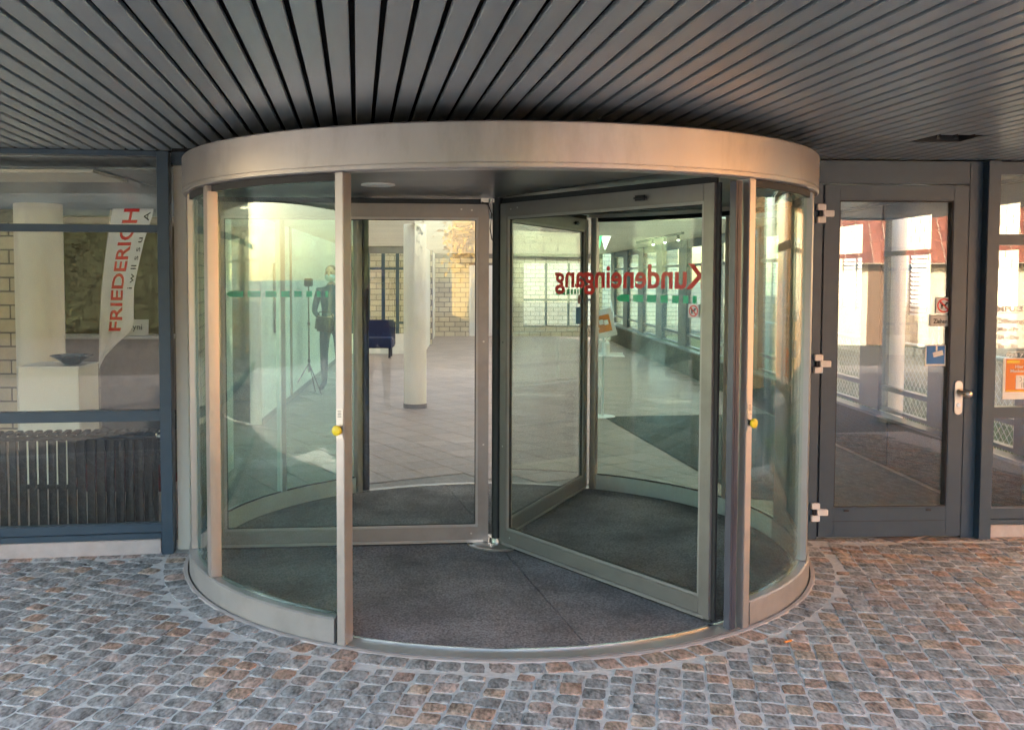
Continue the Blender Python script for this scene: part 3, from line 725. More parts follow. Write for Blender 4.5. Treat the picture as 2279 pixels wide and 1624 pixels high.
# lettering and poster on the right window
gy2 = lambda x: yr(x)-.0065
T2 = lambda x, z: frame_m((x, gy2(x), z), fx)
for body, x, z, s, w, bo in (('IMPULS Fitness', 3.158, 1.372, .045, .36, .0012), ('Öffnungszeiten', 3.166, 1.300, .040, .33, .001), ('Mo - Fr', 3.180, 1.252, .036, .13, .001), ('08.00', 3.345, 1.252, .036, .095, .001),
                        ('Di - Do', 3.180, 1.204, .036, .13, .001), ('06.00', 3.345, 1.204, .036, .095, .001), ('Sa - So', 3.180, 1.152, .036, .13, .001), ('08.00', 3.345, 1.152, .036, .095, .001), ('094 71 50  v', 3.235, 1.098, .030, .24, .0008)):
    put_text('lettering', body, s, M['print_white'], rwn, T2(x, z), bold=bo, width=w)
b = MB(); b.box((3.35, gy2(3.35)-.0004, 1.362), (.38, .0008, .003), ra); b.box((3.39, gy2(3.39)-.0004, 1.128), (.30, .0008, .003), ra); b.build('text_rule', M['print_white'], rwn)
ps = MB(); ps.box((3.345, gy2(3.345)-.002, .965), (.255, .0012, .250), ra); post_ = ps.build('poster', M['print_white'], rwn)
MB().box((3.352, gy2(3.352)-.0030, .985), (.236, .0008, .200), ra).build('poster_print', M['orange'], post_)
MB().box((3.278, gy2(3.278)-.0040, 1.068), (.080, .0008, .016), ra).build('poster_stripe', M['yellow'], post_)
MB().box((3.300, gy2(3.30)-.0040, .891), (.130, .0008, .006), ra).build('poster_stripe', M['yellow'], post_)
put_text('lettering', 'Hier gilt', .026, M['print_white'], post_, frame_m((3.292, gy2(3.29)-.0042, 1.030), fx), width=.092, bold=.0005)
put_text('lettering', 'Maskenpflicht', .026, M['print_white'], post_, frame_m((3.262, gy2(3.26)-.0042, 1.004), fx), width=.165, bold=.0005)
MB().box((3.340, gy2(3.34)-.0040, .945), (.086, .0008, .084), ra).build('poster_pictogram', M['print_white'], post_)
b = MB()
for dx in (-.020, .020):
    for i in range(14):
        a0 = 2*math.pi*i/14; b.box((3.340+dx+.013*math.cos(a0), gy2(3.34)-.0050, .962+.013*math.sin(a0)), (.0055, .0006, .0025), ra, -a0+math.pi/2)
    b.box((3.340+dx, gy2(3.34)-.0050, .962), (.026, .0006, .0022), ra); b.box((3.340+dx-.015, gy2(3.34)-.0050, .925), (.0022, .0006, .032), ra); b.box((3.340+dx+.015, gy2(3.34)-.0050, .925), (.0022, .0006, .032), ra); b.box((3.340+dx, gy2(3.34)-.0050, .941), (.030, .0006, .0022), ra)
b.build('pictogram_lines', M['print_black'], post_)

# ------------------------------------------------------------ lobby shell
tag(MB().bx(-7, 3.62, 5.80, 27, -.02, .002).build('lobby_floor', M['skirting']), kind='structure')
lobby = bpy.data.objects['lobby_floor']
# stoneware tiles laid on the slant
tiles = []; TA = R(30); tw, tl = .30, .30
for i in range(-60, 90):
    for j in range(-60, 90):
        x = i*(tl+.006)*math.cos(TA) - j*(tw+.006)*math.sin(TA); y = 8+i*(tl+.006)*math.sin(TA) + j*(tw+.006)*math.cos(TA)
        if not (-4.7 < x < 3.4 and 5.95 < y < 26.4): continue
        if math.hypot(x-DC[0], y-DC[1]) < 1.93 or (x < -2.15 and y > 12.2): continue
        tiles.append((x, y))
def tnear(s):
    px, py = pr(s[0], s[1], 0); ins = 480 < px < 1600
    return (0 if ins else 1, s[1])
tiles.sort(key=tnear)
tb = MB().box((0, 0, 0), (tl, tw, .008)); t0 = tb.build('floor_tile', M['til'], None, bevel=.0015); tme = t0.data; bpy.data.objects.remove(t0)
for x, y in tiles[:300]:
    o = inst('floor_tile', tme, lobby, (x, y, .004), TA); v = rng.random(); o.color = (v, v, v, 1)
b = MB(); pk = []
for x, y in tiles[300:]: b.box((x, y, .004), (tl, tw, .008), TA); pk.append(rng.random())
o = b.build('floor_tiles', M['til_a'], lobby); add_pick(o, pk, 6); tag(o, kind='stuff')

tag(MB().bx(-7.2, -7.1, 5.4, 12.5, .004, 2.3).build('side_wall', M['cream']), 'cream outer side wall of the room at the far left', 'wall')
b = MB()
for q in ((-7.2, 5.1, 6.0, 6.6), (-7.2, -6.4, 6.6, 11.5), (-2.6, 3.72, 6.6, 7.9), (-2.6, -2.2, 7.9, 11.5), (3.45, 3.72, 7.9, 11.5), (-7.2, -2.4, 11.5, 26.0), (3.45, 3.72, 11.5, 26.0), (-7.2, 3.72, 26.0, 27.3)): b.bx(q[0], q[1], q[2], q[3], 2.30, 2.62)  # openings left for the added daylight panes
tag(b.build('lobby_roof', M['whiteroof']), kind='structure')
rl = empty('added_rooflight', (.5, 18, 2.62), 0, 'frosted roof panes added above the slats to let daylight into the lobby', 'added_rooflight')  # unseen panes added to brighten the lobby and the left room
MB().bx(-2.42, 3.47, 11.49, 26.02, 2.625, 2.626).build('glass_pane', M['frost'], rl)
MB().bx(-6.42, -2.58, 6.58, 11.489, 2.625, 2.626).build('glass_pane', M['frost_dim'], rl)
MB().bx(-2.22, 3.47, 7.88, 11.489, 2.625, 2.626).build('glass_pane', M['frost'], rl)
for k in range(8): MB().bx(-2.4, 3.45, 11.5+k*2.06, 11.56+k*2.06, 2.64, 2.70).build('added_roof_pane_bar', M['whitepaint'], rl)
tag(MB().bx(-7.2, 5.1, 5.44, 6.0, 2.32, 2.62).build('entrance_roof', M['plenum']), kind='structure')
# grey slats near the doors, pale wood slats deeper inside
ceil_in = empty('lobby_ceiling', (0, 10, 0), 0, 'lobby ceiling of grey slats turning to pale wood further back', 'ceiling')
MB().bx(-6.95, -2.3, 6.0, 6.6, 2.2, 2.22).build('soffit_board', M['cream'], ceil_in)
b = MB()
y = 6.02
while y < 10.6:
    b.bx(-7, -2.3, y, y+.075, 2.225, 2.237); b.bx(-2.28, 3.55, y, y+.075, 2.225, 2.237); y += .0885 if y < 7.7 else .125
tag(b.build('grey_slats', M['slat'], ceil_in), kind='stuff')
b = MB()
while y < 26.2: b.bx(-7, 3.55, y, y+.10, 2.200, 2.215); y += .20  # gaps widened so the added roof daylight comes through
tag(b.build('wood_slats', M['woodslat'], ceil_in), kind='stuff')

def block_wall(name, p0, p1, z0, z1, label, holes=(), bw=.285, bh=.130, t=.10, nparts=140, mk='blk'):
    """wall of separate blocks from p0 to p1; holes are (s0, s1, z0, z1)"""
    L = math.hypot(p1[0]-p0[0], p1[1]-p0[1]); an = math.atan2(p1[1]-p0[1], p1[0]-p0[0]); c, s_ = math.cos(an), math.sin(an)
    w = empty(name, (p0[0], p0[1], 0), 0, label, 'wall')
    core = MB()
    cuts = sorted({0, L}|{h[0] for h in holes}|{h[1] for h in holes}); cuts = [q for q in cuts if 0 <= q <= L]
    for q0, q1 in zip(cuts, cuts[1:]):
        zs = [(z0, z1)]
        for h in holes:
            if h[0] <= q0+1e-6 and h[1] >= q1-1e-6: zs = [z for zz in zs for z in ((zz[0], h[2]), (h[3], zz[1])) if z[1]-z[0] > .01]
        for a_, b_ in zs: core.seg((p0[0]+c*q0, p0[1]+s_*q0), (p0[0]+c*q1, p0[1]+s_*q1), t, a_, b_)
    core.build('wall_core', M['skirting'], w)
    items = []
    rows = int((z1-z0)/bh)
    for r in range(rows):
        zc = z0+(r+.5)*bh; s = -(r % 2)*bw/2
        while s < L:
            a0, a1 = max(0, s), min(L, s+bw)
            pieces = [(a0, a1)]
            for h in holes:
                if h[2] < zc < h[3]:
                    np_ = []
                    for q0, q1 in pieces:
                        if q1 <= h[0] or q0 >= h[1]: np_.append((q0, q1))
                        else:
                            if q0 < h[0]: np_.append((q0, h[0]))
                            if q1 > h[1]: np_.append((h[1], q1))
                    pieces = np_
            for q0, q1 in pieces:
                if q1-q0 > .04: items.append(((q0+q1)/2, zc, q1-q0-.016))
            s += bw
    items.sort(key=lambda q: math.hypot(p0[0]+c*q[0], p0[1]+s_*q[0]))
    one = {}
    bm2 = MB(); pk = []
    for i, (s, zc, ww) in enumerate(items):
        x, y = p0[0]+c*s, p0[1]+s_*s; d = (ww, t+.016, bh-.016)
        if i < nparts:
            k = round(ww, 3)
            if k not in one:
                tmp = MB().box((0, 0, 0), (ww, t+.016, bh-.016)).build('block', M[mk], None, bevel=.003); one[k] = tmp.data; bpy.data.objects.remove(tmp)
            o = inst('block', one[k], w, (x, y, zc), an); v = rng.random(); o.color = (v, v, v, 1)
        else: bm2.box((x, y, zc), d, an); pk.append(rng.random())
    if pk: o = bm2.build('blocks', M[mk+'_a'], w); add_pick(o, pk, 6); tag(o, kind='stuff')
    return w

# left part behind the shopfront window
block_wall('block_pier', (-6.2, 9.3), (-4.26, 9.3), 0, 2.2, 'cream block wall seen through the left end of the shopfront window', nparts=120, mk='blk2')
def column(x, y, r, label, zt=2.2):
    c = empty('round_column', (x, y, 0), 0, label, 'column', 'round cream columns of the lobby')
    MB().cyl((x, y), r, .06, zt, 40).build('shaft', M['cream'], c, True)
    MB().cyl((x, y), r+.006, .008, .059, 24).build('base_ring', M['skirting'], c, False)
    return c
column(-3.78, 8.6, .20, 'thick round cream column behind the left shopfront window')
column(-.672, 11.75, .137, 'slim round cream column in the middle of the lobby behind the left door wing')
column(-.02, 8.95, .03, 'x') if False else None
tag(MB().bx(-2.06, -1.94, 7.62, 7.96, .004, 2.2).build('wall_end', M['white']), 'white wall end just inside the lobby left of the revolving door', 'wall')
ww = empty('lobby_wall', (-2.3, 10.3, 0), 0, 'long white plaster wall with grey skirting along the left of the lobby', 'wall')
MB().seg((-2.21, 10.3), (-2.53, 18.8), .12, .004, 2.2, .062).build('plaster', M['white'], ww, bevel=.01)
MB().seg((-2.21, 10.31), (-2.53, 18.8), .010, .008, .075, -.007).build('skirting_board', M['skirting'], ww)
sg_ = MB().seg((-2.236, 11.1), (-2.252, 11.62), .02, .95, 1.72, -.018).build('notice_board', mat('grey_board', (.42, .43, .43), .6), None)
MB().seg((-2.236, 11.08), (-2.2365, 11.098), .026, .94, 1.73, -.019).build('board_edge', M['black'], sg_)
tag(sg_, 'tall narrow notice board with lines of small text on the white lobby wall', 'notice board')
for k, (body, z) in enumerate((('Zimmer', 1.62), ('Verwaltung', 1.52), ('Büro', 1.42), ('im 1. OG', 1.27), ('WC', 1.16), ('Lift', 1.04))):
    put_text('lettering', body, .05, M['print_black'], sg_, frame_m((-2.2085, 11.16, z), (-.03, 1, 0)), bold=.0008)
tag(MB().bx(-7.1, -2.28, 12.4, 12.5, .004, 2.2).build('rear_wall', mat('olive_plaster', (.27, .23, .155), .8, 0, .05, 2)), 'beige rear wall of the room behind the left shopfront window', 'wall')
for x in (-5.55, ):
    d_ = empty('interior_door', (x, 12.37, 0), 0, 'pale olive interior door in the beige rear wall', 'door')
    MB().bx(x-.42, x+.42, 12.36, 12.398, .01, 1.95).build('leaf', M['skirting'], d_, bevel=.004); MB().bx(x+.3, x+.38, 12.33, 12.359, .95, .97).build('handle', M['steel'], d_)
dk = empty('reception_desk', (-4.3, 11.8, 0), 0, 'low white reception desk behind the left shopfront window', 'desk')
MB().bx(-4.95, -3.55, 11.5, 12.0, .01, .84).build('body', M['concrete'], dk, bevel=.01); MB().bx(-5.0, -3.5, 11.45, 12.05, .842, .87).build('top', M['whitepaint'], dk, bevel=.004)
st = MB().box((-3.98, 11.62, .97), (.30, .01, .19), R(4), 0, R(-8)).build('desk_sign', M['paper'], None); tag(st, 'small white sign reading xyni standing on the reception desk', 'sign')
put_text('lettering', 'xyni', .1, M['print_black'], st, frame_m((-4.06, 11.60, .945), (1, .07, 0)), width=.16)
mt = MB().box((-4.05, 11.0, .0115), (1.5, .75, .006), 0).build('floor_mat', M['mat_in'], None); tag(mt, 'dark rectangular floor mat before the white reception desk', 'mat')
pd = empty('display_plinth', (-3.02, 7.3, 0), 0, 'white box plinth carrying a dark blue bowl behind the shopfront window', 'plinth')
MB().bx(-3.30, -2.86, 7.12, 7.50, .05, .905).build('body', M['cream'], pd, bevel=.004); MB().bx(-3.27, -2.89, 7.15, 7.47, .009, .049).build('foot', M['black'], pd)
MB().bx(-3.31, -2.85, 7.11, 7.51, .906, .918).build('top', M['whitepaint'], pd, bevel=.002)
bw_ = MB(); bw_.arc((-2.98, 7.3), 0, 360, [(.04, .9185), (.05, .9185), (.10, .955), (.155, .985), (.150, .987), (.09, .962), (.03, .930), (.004, .928), (.004, .9185)], 12)
tag(bw_.build('bowl', mat('blue_glaze', (.02, .06, .09), .2), None, True), 'wide shallow dark blue bowl standing on the white plinth', 'bowl')

# radiator
rad = empty('radiator', (-2.35, 5.78, 0), 0, 'black column radiator with chrome valve behind the shopfront window', 'radiator')
rdir = R(8); rx = lambda q: -2.74+q; ry = lambda q: yl(-2.74+q)+.22
for i in range(17):
    q = .01+i*.0535; b = MB()
    for dy in (-.045, .045): b.box((rx(q), ry(q)+dy, .37), (.026, .018, .58), rdir)
    b.box((rx(q), ry(q), .665), (.034, .13, .016), rdir); b.box((rx(q), ry(q), .095), (.034, .13, .02), rdir)
    b.build('radiator_column', M['black'], rad, bevel=.004)
MB().tube([(rx(-.22), ry(-.22)-.05, .640), (rx(.90), ry(.90)-.05, .640)], .014, 10).build('top_pipe', M['black'], rad, True)
MB().tube([(rx(-.05), ry(0)-.05, .115), (rx(.90), ry(.90)-.05, .115)], .014, 10).build('bottom_pipe', M['black'], rad, True)
b = MB(); b.tube([(rx(.88), ry(.9)-.05, .64), (rx(.96), ry(.96)-.05, .64)], .012, 10)
b.tube([(rx(.93)+.028*math.cos(a*.35), ry(.93)-.06, .645+.028*math.sin(a*.35)) for a in range(0, 10)], .004, 6); b.build('valve', M['chrome'], rad, True)
# red upholstered armchair behind the radiator
ch = empty('armchair', (-2.33, 6.7, 0), 0, 'low dark armchair with red seat cushion behind the radiator', 'armchair')
MB().bx(-2.63, -2.03, 6.45, 7.0, .14, .36).build('seat', M['redfab'], ch, bevel=.03); MB().bx(-2.63, -2.03, 6.92, 7.04, .30, .62).build('backrest', M['black'], ch, bevel=.03)
for sx in (-2.64, -2.10): MB().bx(sx, sx+.09, 6.45, 6.98, .22, .50).build('armrest', M['black'], ch, bevel=.02)
for sx in (-2.58, -2.08):
    for sy in (6.5, 6.96): MB().bx(sx, sx+.03, sy, sy+.03, .01, .14).build('leg', M['steel'], ch)

# tall banner
bn = empty('banner_flag', (-3.42, 9.0, 0), 0, 'tall white beach flag with upright red lettering behind the shopfront window', 'flag')
def bpt(u, v, lift=0):     # v along the height 0..1, u across 0..1
    z = .73+v*(2.19-.73); W0 = [(0, .0), (.07, .05), (.14, .14), (.24, .29), (.30, .305), (.5, .285), (.8, .33), (.95, .37), (1, .37)]
    for (v0, w0), (v1, w1) in zip(W0, W0[1:]):
        if v <= v1: w = w0+(w1-w0)*(v-v0)/(v1-v0); break
    x0 = -3.425+.02*v+.13*v*v
    return Vector((x0+u*w, 9.0-.012*math.sin(u*9+v*3)*(1-v*.4)-lift, z-(.0 if v > .3 else 0)))
b = MB(); NU, NV = 16, 40
vs = [bpt(i/NU, j/NV) for j in range(NV+1) for i in range(NU+1)]+[bpt(i/NU, j/NV)+Vector((0, .004, 0)) for j in range(NV+1) for i in range(NU+1)]
fs = []; o_ = (NU+1)*(NV+1)
for j in range(NV):
    for i in range(NU):
        q = j*(NU+1)+i; fs.append((q, q+1, q+NU+2, q+NU+1)); fs.append((o_+q, o_+q+NU+1, o_+q+NU+2, o_+q+1))
b.add(vs, fs); cl = b.build('cloth', M['banner'], bn, True)
me = text_mesh('FRIEDERICH', .2, 0, 'LEFT', .004)
def lay(me, m, vlo, vhi, ulo, uhi, name):
    xs = [v.co.x for v in me.vertices]; ys = [v.co.y for v in me.vertices]; x0, x1, y0, y1 = min(xs), max(xs), min(ys), max(ys)
    bmx = bmesh.new(); bmx.from_mesh(me); bmesh.ops.subdivide_edges(bmx, edges=[e for e in bmx.edges if e.calc_length() > .03], cuts=2, use_grid_fill=False); bmesh.ops.triangulate(bmx, faces=bmx.faces); bmx.to_mesh(me); bmx.free()
    for v in me.vertices:
        s = (v.co.x-x0)/(x1-x0); t = 1-(v.co.y-y0)/(y1-y0); v.co = bpt(ulo+(uhi-ulo)*t, vlo+(vhi-vlo)*s, .003)
    me.materials.clear(); me.materials.append(m); o = bpy.data.objects.new(name, me); C.objects.link(o); o.parent = bn; o.location = -bn.location
lay(me, M['red'], .235, 1.0, .28, .68, 'lettering')
lay(text_mesh('i w ll s s u s  A', .08, 0), M['print_black'], .50, .98, .80, .95, 'small_lettering')
MB().tube([(-3.43, 9.02, .01), (-3.43, 9.02, .73), (-3.40, 9.02, 1.4), (-3.30, 9.02, 2.19)], [.010, .010, .008, .005], 8).build('pole', M['steel'], bn, True)
MB().cyl((-3.43, 9.02), .16, .009, .02, 24).build('foot', M['black'], bn)

# dark mat in the lobby, parapet and side windows
b = MB(); pts = [(1.49, 10.95), (3.40, 11.2), (3.40, 6.3), (1.95, 6.9)]
b.add([(x, y, .0095) for x, y in pts]+[(x, y, .015) for x, y in pts], [(3, 2, 1, 0), (4, 5, 6, 7)]+[(i, (i+1) % 4, 4+(i+1) % 4, 4+i) for i in range(4)])
tag(b.build('entrance_mat', M['mat_in']), 'large dark green-grey mat on the lobby tiles right of the revolving door', 'mat')
pp = empty('parapet', (3.5, 15, 0), 0, 'low dark panelled parapet under the side windows of the lobby', 'parapet')
y = 6.1
while y < 25.5:
    MB().bx(3.46, 3.54, y, y+1.985, .009, .395).build('panel', M['parapet'], pp, bevel=.004); y += 2.0
MB().bx(3.44, 3.56, 6.1, 25.9, .397, .42).build('coping', M['anthracite'], pp)
sw = empty('side_windows', (3.58, 15, 0), 0, 'row of tall dark framed windows along the right side of the lobby', 'window')
fr_y = []
y = 24.8
while y > 10:
    fr_y.append(y); y -= 2.05
fr_y += [8.77, 7.43, 6.2]
for y in fr_y:          # wide dark posts between the windows
    w_ = .62 if y > 10 else .42
    MB().bx(3.57, 3.66, y-w_/2, y+w_/2, .42, 2.2).build('post', AN, sw, bevel=.003)
for y0, y1 in zip(fr_y[1:], fr_y[:-1]):
    a0 = y0+(.31 if y0 > 10 else .21); a1 = y1-(.31 if y1 > 10 else .21)
    MB().bx(3.60, 3.61, a0, a1, .43, 2.06).build('glass_pane', M['g_clear'], sw)
    for z0, z1 in ((.421, .45), (.60, .64), (1.76, 1.80), (2.07, 2.2)): MB().bx(3.585, 3.64, a0, a1, z0, z1).build('rail', AN, sw)
    MB().bx(3.59, 3.635, a0, a0+.035, .451, 2.069).build('stile', M['whitepaint'], sw)
b = MB(); b.bx(3.545, 3.568, 7.40, 7.43, 1.08, 1.24); b.bx(3.50, 3.545, 7.405, 7.425, 1.17, 1.19); b.bx(3.50, 3.52, 7.40, 7.425, 1.05, 1.17); b.build('window_handle', M['whitepaint'], sw)
b = MB(); b.tube([(3.42, 12.4, .36), (3.42, 12.4, .12)], .008, 8); b.tube([(3.42, 12.4, .35), (3.46, 12.4, .35)], .008, 8); b.tube([(3.42, 12.4, .13), (3.46, 12.4, .13)], .008, 8)
b.build('pull_handle', M['chrome'], pp, True)

# rear of the lobby
rw_ = block_wall('rear_block_wall', (-1.0, 26.2), (3.5, 26.2), 0, 2.2, 'cream block wall with white door at the far end of the lobby', [(.95, 1.75, 0, 1.9), (2.4, 4.2, .3, 1.95)], nparts=60, mk='blk2')
wd = empty('white_door', (.35, 26.1, 0), 0, 'white panelled door in the far block wall of the lobby', 'door')
MB().bx(-.045, .74, 26.14, 26.2, .01, 1.89).build('leaf', M['whitepaint'], wd, bevel=.004)
for k in range(6): MB().bx(.02, .66, 26.125, 26.138, .12+k*.3, .34+k*.3).build('panel', M['whitepaint'], wd, bevel=.004)
MB().bx(.62, .70, 26.08, 26.12, .95, .97).build('handle', M['steel'], wd)
bwn = empty('rear_windows', (-1.8, 20, 0), 0, 'dark framed windows and low sill at the back left of the lobby', 'window')
for x in (-2.45, -2.1, -1.79, -1.50, -1.22, -1.0): MB().bx(x-.035, x+.035, 19.97, 20.05, .42, 2.05).build('post', AN, bwn)
MB().bx(-2.45, -1.0, 19.96, 20.06, 2.05, 2.2).build('head', M['skirting'], bwn); MB().bx(-2.45, -1.0, 19.96, 20.06, .01, .42).build('sill_wall', M['cream'], bwn)
for z in (.62, 1.72): MB().bx(-2.45, -1.0, 19.99, 20.03, z, z+.05).build('rail', AN, bwn)
MB().bx(-2.45, -1.0, 20.005, 20.012, .42, 2.05).build('glass_pane', M['g_clear'], bwn)
block_wall('courtyard_wall', (-4.5, 23.0), (-.9, 23.0), 0, 3.2, 'pale cream block wall outside the rear lobby windows', nparts=80, mk='blk2')
tag(MB().bx(-1.02, -.96, 20.0, 26.2, .009, 2.2).build('return_wall', M['cream']), 'cream return wall linking the rear windows to the far block wall', 'wall')
so = empty('sofa', (-1.75, 19.2, 0), 0, 'dark blue high-backed sofa at the back left of the lobby', 'sofa')
MB().bx(-2.15, -1.50, 19.3, 19.45, .22, .73).build('backrest', M['sofa'], so, bevel=.03); MB().bx(-2.15, -1.50, 18.9, 19.3, .20, .40).build('seat', M['sofa'], so, bevel=.03)
for x in (-2.08, -1.60):
    for y in (18.95, 19.38): MB().bx(x, x+.04, y, y+.04, .01, .21).build('leg', M['black'], so)

block_wall('rear_garden_wall', (-2.0, 30.5), (6.4, 30.5), 0, 4.0, 'cream block wall beyond the window at the far end of the lobby', nparts=40, mk='blk2')
for x in (2.0, 2.6): MB().bx(x-.03, x+.03, 26.16, 26.24, .3, 1.95).build('window_post', AN, rw_)
MB().bx(1.4, 3.2, 26.17, 26.23, .95, 1.0).build('window_rail', AN, rw_)
# sanitiser stand
sx, sy = 1.481, 10.97
hs = empty('sanitiser_stand', (sx, sy, 0), 0, 'white hand sanitiser stand with orange notice in the lobby', 'sanitiser stand')
b = MB(); b.cyl((sx, sy), .148, .009, .020, 40, .140); b.build('base_plate', M['whitepaint'], hs, True)
b = MB(); b.box((sx, sy, .47), (.028, .028, .90)); b.build('pole', M['whitepaint'], hs, bevel=.002)
b = MB(); b.box((sx+.065, sy-.05, .70), (.33, .20, .008), R(-6)); b.box((sx+.065, sy+.05, .715), (.33, .006, .035), R(-6)); b.box((sx-.095, sy-.035, .715), (.006, .19, .03), R(-6)); b.build('drip_tray', M['whitepaint'], hs)
bt = MB(); bt.cyl((sx+.035, sy-.05), .032, .706, .84, 16); bt.cyl((sx+.035, sy-.05), .032, .84, .865, 16, .010); bt.build('bottle', M['print_white'], hs, True)
b = MB(); b.cyl((sx+.035, sy-.05), .007, .866, .91, 8); b.box((sx+.028, sy-.06, .912), (.018, .045, .010)); b.build('pump', M['print_white'], hs)
tl_ = R(-14)
b = MB(); b.box((sx-.0, sy-.04, 1.06), (.235, .012, .315), R(-4), R(-14), R(-6)); fr_ = b.build('notice_frame', M['whitepaint'], hs, bevel=.004)
b = MB(); b.box((sx-.0, sy-.048, 1.06), (.150, .004, .190), R(-4), R(-14), R(-6)); b.build('notice', M['orange'], fr_)
b = MB()
for dx in (-.028, .028): b.box((sx+dx-.003, sy-.053, 1.075), (.048, .004, .055), R(-4), R(-14), R(-6))
b.box((sx+.027, sy-.044, .958), (.165, .004, .03), R(-4), R(-14), R(-6))
for k in range(6): b.box((sx-.06+k*.028, sy-.049, 1.0), (.018, .004, .022), R(-4), R(-14), R(-6))
b.build('notice_print', M['print_white'], fr_)
# exit sign and spot track, both lit
ex = empty('exit_sign', (1.99, 15, 2.05), 0, 'lit green and white wedge shaped exit sign under the lobby ceiling', 'exit sign')
lit_g = mat('lit_green', (.10, .75, .25), .5, emit=.25); lit_w = mat('lit_white', (1, .95, .75), .5, emit=.3)
def wedge(x0, x1, name, m):
    b = MB(); y0, y1 = 14.94, 15.06
    b.add([(x0, y0, 2.20), (x1, y0, 2.20), ((x0*.35+x1*.65) if name[0] == 'g' else (x0*.6+x1*.4), y0, 2.0), (x0, y1, 2.20), (x1, y1, 2.20), ((x0*.35+x1*.65) if name[0] == 'g' else (x0*.6+x1*.4), y1, 2.0)], [(0, 1, 2), (5, 4, 3), (0, 3, 4, 1), (1, 4, 5, 2), (2, 5, 3, 0)])
    b.build(name, m, ex)
wedge(1.86, 1.99, 'green_face', lit_g); wedge(1.99, 2.12, 'white_face', lit_w)
tr_ = empty('spot_track', (2.9, 15.2, 2.1), 0, 'ceiling track with small lit spotlights at the right of the lobby', 'spotlights')
MB().bx(2.88, 2.92, 13.5, 17.2, 2.17, 2.2).build('track', M['black'], tr_)
for k in range(3):
    y = 13.8+k*.95; MB().tube([(2.9, y, 2.17), (2.9, y-.02, 2.10)], .02, 12).build('spot_body', M['black'], tr_, True)
    MB().tube([(2.9, y-.021, 2.099), (2.9, y-.024, 2.092)], .016, 12).build('bulb', mat('lit_bulb', (1, .9, .7), .5, emit=3) if k == 0 else bpy.data.materials['lit_bulb'], tr_, True)
# ------------------------------------------------------------ outside to the right: fence, grass, neighbour
tag(MB().bx(3.75, 6.4, 6.2, 27, -.03, -.005).build('lawn', M['grass']), 'strip of rough green grass between lobby and neighbouring house', 'grass', kind='stuff')
b = MB(); rg = random.Random(3)
for i in range(9000):
    x, y = rg.uniform(3.9, 6.3), rg.uniform(6.4, 18); h_ = rg.uniform(.05, .22); a = rg.uniform(0, 6.28); w_ = .008
    b.add([(x-w_*math.cos(a), y-w_*math.sin(a), -.01), (x+w_*math.cos(a), y+w_*math.sin(a), -.01), (x+rg.uniform(-.05, .05), y+rg.uniform(-.05, .05), h_)], [(0, 1, 2)])
tag(b.build('grass_blades', M['grass']), 'rough green grass blades behind the wire fence', 'grass', kind='stuff')
fe = empty('wire_fence', (4.3, 10, 0), 0, 'chain-link fence with pale green rails beside the lobby windows', 'fence')
for k in range(8): MB().tube([(4.3, 6.6+k*1.9, -.02), (4.3, 6.6+k*1.9, .92)], .025, 10).build('post', M['rail_green'], fe, True)
MB().tube([(4.3, 6.6, .92), (4.3, 19.9, .92)], .02, 8).build('top_rail', M['rail_green'], fe, True)
b = MB(); y = 6.6
while y < 17:
    for sg in (-1, 1):
        y0, y1 = (y, y+.9) if sg > 0 else (y+.9, y)
        b.tube([(4.3, y0, .02), (4.3, y1, .90)], .0022, 4)
    y += .085
tag(b.build('wire_mesh', M['wire'], fe), kind='stuff')
wp = empty('white_pillar', (3.88, 9.0, 0), 0, 'white round pillar outside the lobby window seen through the side door', 'column')
MB().cyl((3.88, 9.0), .10, .02, 2.6, 28).build('shaft', M['whitepaint'], wp, True); MB().cyl((3.88, 9.0), .13, -.02, .02, 28).build('foot', M['concrete'], wp)
holes = [(4.9+k*2.0, 6.05+k*2.0, 1.0, 1.92) for k in range(6)]
nb = block_wall('neighbour_wall', (6.5, 9.0), (6.5, 26), 0, 6.5, 'cream block side of the neighbouring house with white window blinds', holes, nparts=280)
MB().bx(6.6, 9.2, 9.0, 9.1, 0, 6.5).build('end_wall', M['cream'], nb)
MB().bx(6.3, 9.4, 8.8, 26.2, 6.52, 6.7).build('roof', M['anthracite'], nb)
for k in range(6):
    y0, y1 = 13.9+k*2.0, 15.05+k*2.0
    bl = empty('window_blind', (6.48, (y0+y1)/2, 1.0), 0, 'white slatted blind on the neighbouring house, number %s from the lobby entrance' % ('first', 'second', 'third', 'fourth', 'fifth', 'sixth')[k], 'blind', 'white blinds on the neighbouring house')
    bl['label'] = ('white slatted window blind nearest the side door', 'second white slatted window blind from the side door', 'third white slatted window blind from the side door', 'fourth white slatted window blind from the side door', 'fifth white slatted window blind from the side door', 'farthest white slatted window blind on the neighbouring house')[k]
    MB().bx(6.52, 6.54, y0, y1, 1.0, 1.92).build('backing', M['skirting'], bl)
    for j in range(14):
        for q0, q1 in ((y0+.02, (y0+y1)/2-.03), ((y0+y1)/2+.03, y1-.02)):
            MB().box((6.47, (q0+q1)/2, 1.04+j*.0645), (.010, q1-q0, .046), 0, R(-22)).build('slat', M['blind'], bl)
    MB().bx(6.44, 6.50, (y0+y1)/2-.027, (y0+y1)/2+.027, 1.0, 1.92).build('rail', M['anthracite'], bl)

